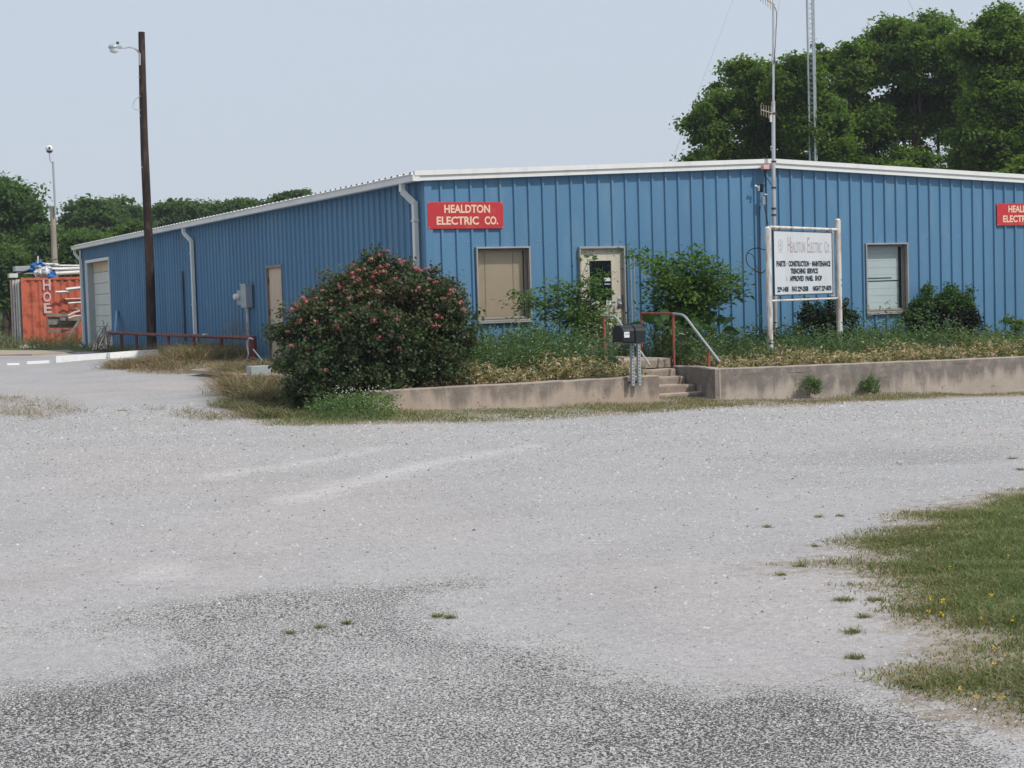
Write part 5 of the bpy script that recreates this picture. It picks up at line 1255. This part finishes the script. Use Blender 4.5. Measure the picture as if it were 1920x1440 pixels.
LW = G([(1340,1064),(1400,1054),(1500,1046),(1600,1040),(1560,1022),(1640,1004),(1690,985),(1660,964),(1760,944),(1840,928),(1930,915),(2400,888),(2650,1600),
          (1950,1378),(1800,1332),(1690,1302),(1670,1272),(1745,1245),(1715,1190),(1630,1155),(1650,1122),(1590,1100),(1650,1092),(1560,1072),(1480,1070)])
q = sample_poly(LW, 330000, .05, .45); q = q[clumpy(q, .35, 2.2)]; q = q[clumpy(q, .35, 8)]; P_ = on_ground(q); sd_ = poly_sd(q, LW)
dry = (rng.random(len(q)) < np.clip(.75-sd_*.9, .12, .8)).astype(int)
hgt = rng.uniform(.018, .060, len(q))*np.clip(.55+sd_*.8, .5, 1.2)*(1+.45*np.sin(q[:, 0]*5+2*np.sin(q[:, 1]*4))*np.sin(q[:, 1]*6))
o = blades('lawn_grass', P_, hgt, rng.uniform(.004, .009, len(q)), .85, ['grass', 'grass_dry'], 'green grass verge with small yellow flowers at the right foreground', dry)
q = sample_poly(STRIP, 60000, .0, .55); q = q[clumpy(q, .30, 4)]; q = q[clumpy(q, .4, 11)]; P_ = on_ground(q); v = np.sin(q[:, 0]*1.3)+.6*np.sin(q[:, 0]*3.7); 
dry = (rng.random(len(q)) < np.clip(.42+.11*(q[:, 0]+2)+.16*v, .3, .9)).astype(int)
keepz = ~((q[:, 1] > -4.97) & (q[:, 0] > -3.2) & ~((q[:, 0] > 1.85) & (q[:, 0] < 3.2))); q = q[keepz]; P_ = P_[keepz]; dry = dry[keepz]; v = v[keepz]
blades('verge_grass', P_, rng.uniform(.02, .075, len(q))*(1+.4*v), .009, .8, ['grass', 'grass_dry'], 'ragged strip of grass along the foot of the retaining walls', dry)
# tufts in the gravel
tufts = [(1582,1130,16),(1600,1186,14),(1603,1232,12),(1500,1062,8),(1700,1280,12),(1725,1292,14),(1535,968,6),(1440,990,5),(650,1172,8),(600,1180,5),(545,1190,5),(820,1158,9),(845,1160,8),(1575,966,6),(1900,862,8),(1912,880,9),(1530,1025,5),(1465,1080,6),(1640,1130,12),(1620,1160,8),(60,760,8),(30,745,10),(230,770,10)]
tg = []
for px, py, r_ in tufts:
    c = onG(px, py); s = (c-CAM)@RM[2]/FPX; n = int(25+r_*8); rr_ = np.array([RM[0][:2]*r_*s*.62, RM[2][:2]*r_*s*.6]); tg.append(np.array([c[0], c[1]])+rng.normal(0, 1, (n, 2))@rr_)
q = np.concatenate(tg); blades('gravel_tufts', on_ground(q), rng.uniform(.010, .038, len(q)), .005, 1.2, ['grass', 'grass_dry'], 'small grass tufts scattered in the gravel', (rng.random(len(q)) < .6).astype(int))
# scattered dead stalks and leaf litter on the gravel
q = np.column_stack([rng.uniform(-16, 8, 9000), rng.uniform(-20, 14, 9000)]); q = q[clumpy(q, .05, 1.1)]; q = q[(rng.random(len(q)) < .45)]; q = q[(q[:, 1] < -8) | (q[:, 0] < -3.4)]
P_ = on_ground(q)+(0, 0, .008); n = len(q); o = leaf_mesh('leaf_litter', P_, unit(rng.normal(0, .35, (n, 3))+(0, 0, 1)), rng.normal(0, 1, (n, 3)), rng.uniform(.008, .035, n), .4, L['litter'] if 'litter' in L else L['brush'], None); tag(o, 'dry leaf litter scattered over the gravel', kind='stuff')
# yellow flowers in the verge
yf = [(1860,1000),(1760,1003),(1745,1142),(1770,1138),(1768,1150),(1742,1162),(1765,1165),(1858,1136),(1820,1235),(1865,1236),(1885,1245),(1862,1262),(1800,1320),(1830,1328),(1870,1328),(1882,1332),(1905,985),(1890,1060),(1815,1010),(1900,1180),(1780,1080),(1840,1180)]
C_ = []
for px, py in yf:
    c = onG(px, py); c[2] += rng.uniform(.035, .06)
    for k in range(7): C_.append(c+rng.normal(0, .005, 3))
C_ = np.array(C_); n = len(C_); o = leaf_mesh('yellow_flowers', C_, unit(rng.normal(0, .5, (n, 3))+(0, 0, 1)), rng.normal(0, 1, (n, 3)), .011, .9, L['yellow_fl'], None); tag(o, 'small yellow flowers dotted through the grass verge', kind='stuff')

# planter weeds: green shoots at the back, tan dead plants along the wall
def weed_patch(name, n, xr, yr_, hfun, mats, label, leafs=5, leaf=.05, dens=None, stem=True, wmix=.3):
    x = rng.uniform(*xr, n); y = rng.uniform(*yr_, n); 
    k = clumpy(np.column_stack([x, y]), .35, 3.3)
    if dens is not None: k &= rng.random(n) < dens(x, y)
    k &= ~((x > 1.75) & (x < 3.5) & (y < -2.3)); k &= ~((x > 2.2) & (x < 3.3) & (y > -2.4))
    x = x[k]; y = y[k]; n = len(x); z = soil_z(x, y); H_ = hfun(x, y)*rng.uniform(.45, 1.15, n)
    lx, ly = rng.normal(0, .18, n)*H_, rng.normal(0, .18, n)*H_
    Pq = []; Ax = []; S = []
    for j in range(leafs):
        s = rng.uniform(.15, 1.0, n); a = rng.uniform(0, 2*math.pi, n); o_ = np.stack([np.cos(a), np.sin(a), rng.uniform(-.2, .9, n)], 1)*(leaf*.6)
        Pq.append(np.stack([x+lx*s, y+ly*s, z+H_*s], 1)+o_*(1.2-.5*s)[:, None]); Ax.append(o_)
    Pq = np.concatenate(Pq); Ax = np.concatenate(Ax); m_ = len(Pq)
    mi = (rng.random(m_) < wmix).astype(int) if len(mats) > 1 else None
    o = leaf_mesh(name, Pq, unit(rng.normal(0, .6, (m_, 3))+(0, 0, .5)), Ax, leaf*rng.uniform(.6, 1.4, m_), .38, [L[q] for q in mats], None, mi); tag(o, label, kind='stuff')
    return x, y, z, H_
hb = lambda x, y: (1.2+.28*np.sin(x*5.3+2*np.sin(y*3))*np.sin(x*2.1+y*4))*np.where(x < 2.3, .68-.12*np.abs(y+2.6)+.06*np.sin(x*4), np.where(x < 9.5, .42+.10*np.sin(x*2.1)+.22*np.exp(-((x-9.6)/1.2)**2)+.15*np.exp(-((x-4.2)/.6)**2), .30))
weed_patch('green_weeds', 5200, (-2.2, 2.3), (-4.2, -.25), hb, ['weed', 'sap_dark'], 'thick green weeds under the tan blind window', 9, .075)
weed_patch('green_weeds', 5200, (3.5, 10.4), (-4.0, -.25), hb, ['weed', 'sap_dark'], 'green weeds around the white sign board', 8, .070)
weed_patch('green_weeds', 4200, (9.2, 16), (-4.7, -.2), hb, ['weed', 'grass'], 'low green weeds at the right end of the planter', 8, .060, wmix=.4)
weed_patch('dry_weeds', 2300, (-3.0, 1.8), (-4.82, -3.1), lambda x, y: .34-.10*np.clip(-4.2-y, 0, 1)+.09*np.sin(x*3.1)-.12*(x < -1.8), ['dry', 'weed'], 'tan dead weeds along the top of the left retaining wall', 8, .072, wmix=.22)
weed_patch('dry_weeds', 2900, (3.45, 10.4), (-4.74, -3.2), lambda x, y: .27+.07*np.sin(x*2.7), ['dry', 'weed'], 'tan dead weeds along the top of the dark retaining wall', 8, .072, wmix=.22, dens=lambda x, y: np.clip(1.3-.05*(x-3), .3, 1))
# blades among the weeds and white specks of blossom
x = rng.uniform(-2.5, 16, 22000); y = rng.uniform(-4.7, -.2, 22000); k = clumpy(np.column_stack([x, y]), .3, 2.7) & ~((x > 1.75) & (x < 3.6) & (y < -2.1)) & ~((x > 2.2) & (x < 3.3)); x, y = x[k], y[k]
hgt = np.where(x > 10, .26, np.where(y < -4, .20, .42))*rng.uniform(.4, 1.1, len(x)); dry = (rng.random(len(x)) < np.where((y < -3.8) & (x < 10), .7, .10)).astype(int)
blades('planter_grass', np.column_stack([x, y, soil_z(x, y)]), hgt, .012, .4, ['weed', 'dry'], 'long grass blades growing through the planter weeds', dry)
n = 420; x = np.concatenate([rng.uniform(-1.6, 1.4, n//2), rng.uniform(3.6, 9, n//2)]); y = rng.uniform(-4.2, -2.4, n); P_ = np.stack([x, y, soil_z(x, y)+hb(x, y)*rng.uniform(.5, 1.0, n)], 1)
xx = rng.uniform(0, 1, 260); pb_ = np.array([onG(620+110*a, 778)+np.array([0, rng.uniform(-.1, .5), rng.uniform(.05, .42)]) for a in xx]); P_ = np.concatenate([P_, pb_]); n = len(P_)
o = leaf_mesh('white_blossom', P_, unit(rng.normal(0, .5, (n, 3))+(0, -.3, .8)), rng.normal(0, 1, (n, 3)), .024, .9, L['white_fl'], None); tag(o, 'tiny white blossoms among the planter weeds', kind='stuff')
# green weeds at the foot of the rose bush
n = 5200; q = np.array([onG(rng.uniform(585, 735), rng.uniform(762, 790))[:2] for _ in range(520)]); q = np.repeat(q, 10, 0)+rng.normal(0, .09, (n, 2)); z = gz(q[:, 0], q[:, 1])
P_ = np.column_stack([q, z+rng.uniform(.0, .34, n)*np.clip(1.1-np.abs(q[:, 0]-q[:, 0].mean())*.5, .3, 1)]); o = leaf_mesh('green_weeds', P_, unit(rng.normal(0, .6, (n, 3))+(0, 0, .6)), rng.normal(0, 1, (n, 3)), .045*rng.uniform(.6, 1.3, n), .5, [L['weed'], L['sap']], None, (rng.random(n) < .3).astype(int)); tag(o, 'leafy green weeds at the foot of the rose bush', kind='stuff')

# dry brush and stalks on the left
def brush(name, px_poly, n, hgt, label, dens=1.0, green=.1, w=.012):
    poly = np.array(G(px_poly)); q = sample_poly(poly, n, .05, .4); q = q[clumpy(q, .3, 2.0)]
    z = gz(q[:, 0], q[:, 1]); H_ = hgt*rng.uniform(.2, 1.1, len(q)); P_ = np.column_stack([q, z+rng.uniform(0, .3, len(q))*H_])
    H_ = H_*(.55+.9*(np.sin(q[:, 0]*3+2*np.sin(q[:, 1]*1.7))*np.sin(q[:, 1]*2.3)*.5+.5))
    return blades(name, P_, H_*1.5, w, 1.7, ['brush', 'weed'], label, (rng.random(len(q)) < green).astype(int))
brush('dry_brush', [(300, 688), (330, 672), (400, 655), (465, 660), (470, 684), (360, 692)], 15000, .30, 'heap of dry brown brush in front of the red pipe barrier', green=.12)
brush('dry_brush', [(180, 690), (300, 672), (340, 680), (330, 696), (230, 698)], 9000, .15, 'low dry weeds behind the right end of the white kerb', green=.08)
brush('dry_brush', [(395, 715), (420, 700), (540, 712), (560, 765), (480, 765), (430, 742)], 14000, .24, 'dry brush spreading below the brick-edged pad', green=.18)
brush('dry_brush', [(400, 762), (470, 745), (560, 740), (590, 785), (480, 786)], 7000, .12, 'mixed dry and green grass left of the rose bush', green=.45)
brush('dry_stalks', [(-30, 744), (120, 748), (200, 775), (60, 790), (-30, 775)], 2400, .08, 'sparse dry stalks at the left edge of the lot', green=.1, w=.006)
brush('dry_stalks', [(260, 768), (420, 772), (500, 786), (360, 794)], 900, .07, 'thin dry stalks across the lot left of the rose bush', green=.15, w=.008)
brush('dry_stalks', [(175, 692), (330, 668), (540, 690), (560, 765), (440, 765), (380, 735), (385, 702), (260, 704)], 9000, .12, 'scattered dry brown stalks between the kerb and the rose bush', green=.1, w=.012)
brush('side_weeds', [(160, 656), (285, 652), (460, 662), (470, 668), (330, 668), (170, 664)], 5200, .22, 'green weeds along the foot of the long blue side wall', green=.6)
brush('container_weeds', [(-40, 640), (80, 636), (160, 640), (165, 652), (60, 655), (-40, 655)], 9000, .38, 'green and brown weeds in front of the orange container', green=.6, w=.02)
# dead branch heap at the garage corner + tumbleweed on the rail
hp = onX(192, 650, -1.2); e = empty('branch_pile', tuple(hp), 'heap of grey dead branches at the foot of the garage door', 'branches'); mb = MB()
for k in range(46):
    a = onX(rng.uniform(172, 205), rng.uniform(648, 658), -1.6+rng.uniform(-.4, .4)); c = onX(rng.uniform(190, 212), rng.uniform(615, 645), -1.0+rng.uniform(-.5, .5)); limb(mb, a, c, .018, .006, 4, .06, 3)
for (a, c) in (((200, 625), (190, 600)), ((198, 618), (203, 605)), ((196, 630), (187, 612)), ((205, 622), (212, 632))): limb(mb, onX(*a, -1.0), onX(*c, -1.0), .018, .01, 4, .1, 4)
mb.build('branches', M['old_wood'], e)
n = 420; c0 = onX(440, 622, -.75); P_ = c0+rng.normal(0, 1, (n, 3))*np.array([.12, .42, .16]); mb = MB()
for p in P_[:200]: mb.tube([p, p+rng.normal(0, .12, 3)], .003, 3, False)
tag(mb.build('tumbleweed', M['dry_stem'] if 'dry_stem' in M else M['old_wood'], None), 'dry grey tumbleweed caught behind the end of the red barrier')
bpy.data.objects['tumbleweed']['kind'] = 'stuff'

# ================================================================== LOOSE STONES and the chips of the worn seal near the viewer
ms, t, b = _m('loose_stone'); r_ = geo(t).outputs['Random Per Island']; t.links.new(ramp(t, r_, [(0, (.09, .088, .085)), (.28, (.30, .29, .28)), (.6, (.42, .41, .40)), (1, (.58, .57, .56))]), b.inputs['Base Color']); b.inputs['Roughness'].default_value = .9
mc, t, b = _m('seal_chip'); r_ = geo(t).outputs['Random Per Island']; t.links.new(ramp(t, r_, [(0, (.24, .23, .22)), (.15, (.38, .37, .365)), (.6, (.46, .45, .44)), (1, (.56, .545, .53))]), b.inputs['Base Color']); b.inputs['Roughness'].default_value = .9
base_v = np.array([(1, 0, 0), (0, 1, 0), (-1, 0, 0), (0, -1, 0), (0, 0, .7)], float); tri = np.array([(0, 1, 4), (1, 2, 4), (2, 3, 4), (3, 0, 4)])
fx = RM[2][:2]/np.linalg.norm(RM[2][:2]); rx_ = np.array([fx[1], -fx[0]])
def stones(name, q, sz, mat, label, hh=1.0):
    n = len(q); V = base_v[None]*sz[:, None, None]*(1+rng.normal(0, .22, (n, 5, 1))); V[..., 2] *= hh; a = rng.uniform(0, 6.28, n)
    c_, s_ = np.cos(a)[:, None], np.sin(a)[:, None]; Vx = V[..., 0]*c_-V[..., 1]*s_; Vy = V[..., 0]*s_+V[..., 1]*c_; V[..., 0] = Vx; V[..., 1] = Vy
    V += on_ground(q)[:, None, :]+np.array([0, 0, .002]); F_ = (np.arange(n)[:, None, None]*5+tri).reshape(-1, 3)
    tag(mesh_np(name, V.reshape(-1, 3), F_, mat), label, kind='stuff')
n = 110000; ang = rng.uniform(-.345, .345, n); dd = 5.2+21*rng.random(n)**1.1
q = CAM[:2]+dd[:, None]*(fx+np.tan(ang)[:, None]*rx_); k = (poly_sd(q, LW) < .1) & ~((q[:, 1] > -6.5) & (q[:, 0] > -5)); q = q[k]; dk_ = dd[k]; n = len(q)
sz = rng.uniform(.003, .0065, n)*(.8+dk_*.085); sz *= np.where(rng.random(n) < .02, 1.7, 1.0)
stones('loose_gravel', q, sz, ms, 'loose pale stones scattered over the gravel lot')
n = 300000; ang = rng.uniform(-.335, .335, n); dd = 5.3+6.2*rng.random(n)**.9
q = CAM[:2]+dd[:, None]*(fx+np.tan(ang)[:, None]*rx_); cell = .55
sd1 = np.minimum(poly_sd(q, CHIP), -poly_sd(q, CHIP_HOLE)); wob = .22*np.sin(q[:, 0]*3.1+np.sin(q[:, 1]*4))*np.sin(q[:, 1]*3.7)
k = (sd1+wob > rng.normal(0, .12, n)) & (rng.random(n) < .30); q = q[k][:80000]; n = len(q)
stones('seal_chips', q, rng.uniform(.0045, .0085, n), mc, 'pale stone chips of the worn seal in the foreground', 1.15)

# ================================================================== thin summer haze: one closed box round the whole place
mh = bpy.data.materials.new('haze'); mh.use_nodes = True; t = mh.node_tree; t.nodes.clear()
ou = t.nodes.new('ShaderNodeOutputMaterial'); pv = t.nodes.new('ShaderNodeVolumePrincipled')
pv.inputs['Color'].default_value = (.86, .92, 1.0, 1); pv.inputs['Density'].default_value = .0004; pv.inputs['Anisotropy'].default_value = .2
t.links.new(pv.outputs[0], ou.inputs['Volume'])
mb = MB(); mb.box((-205, -225, -3.0), (215, 175, 26.0)); tag(mb.build('haze', mh), 'faint summer haze in the air over the whole lot', kind='stuff')
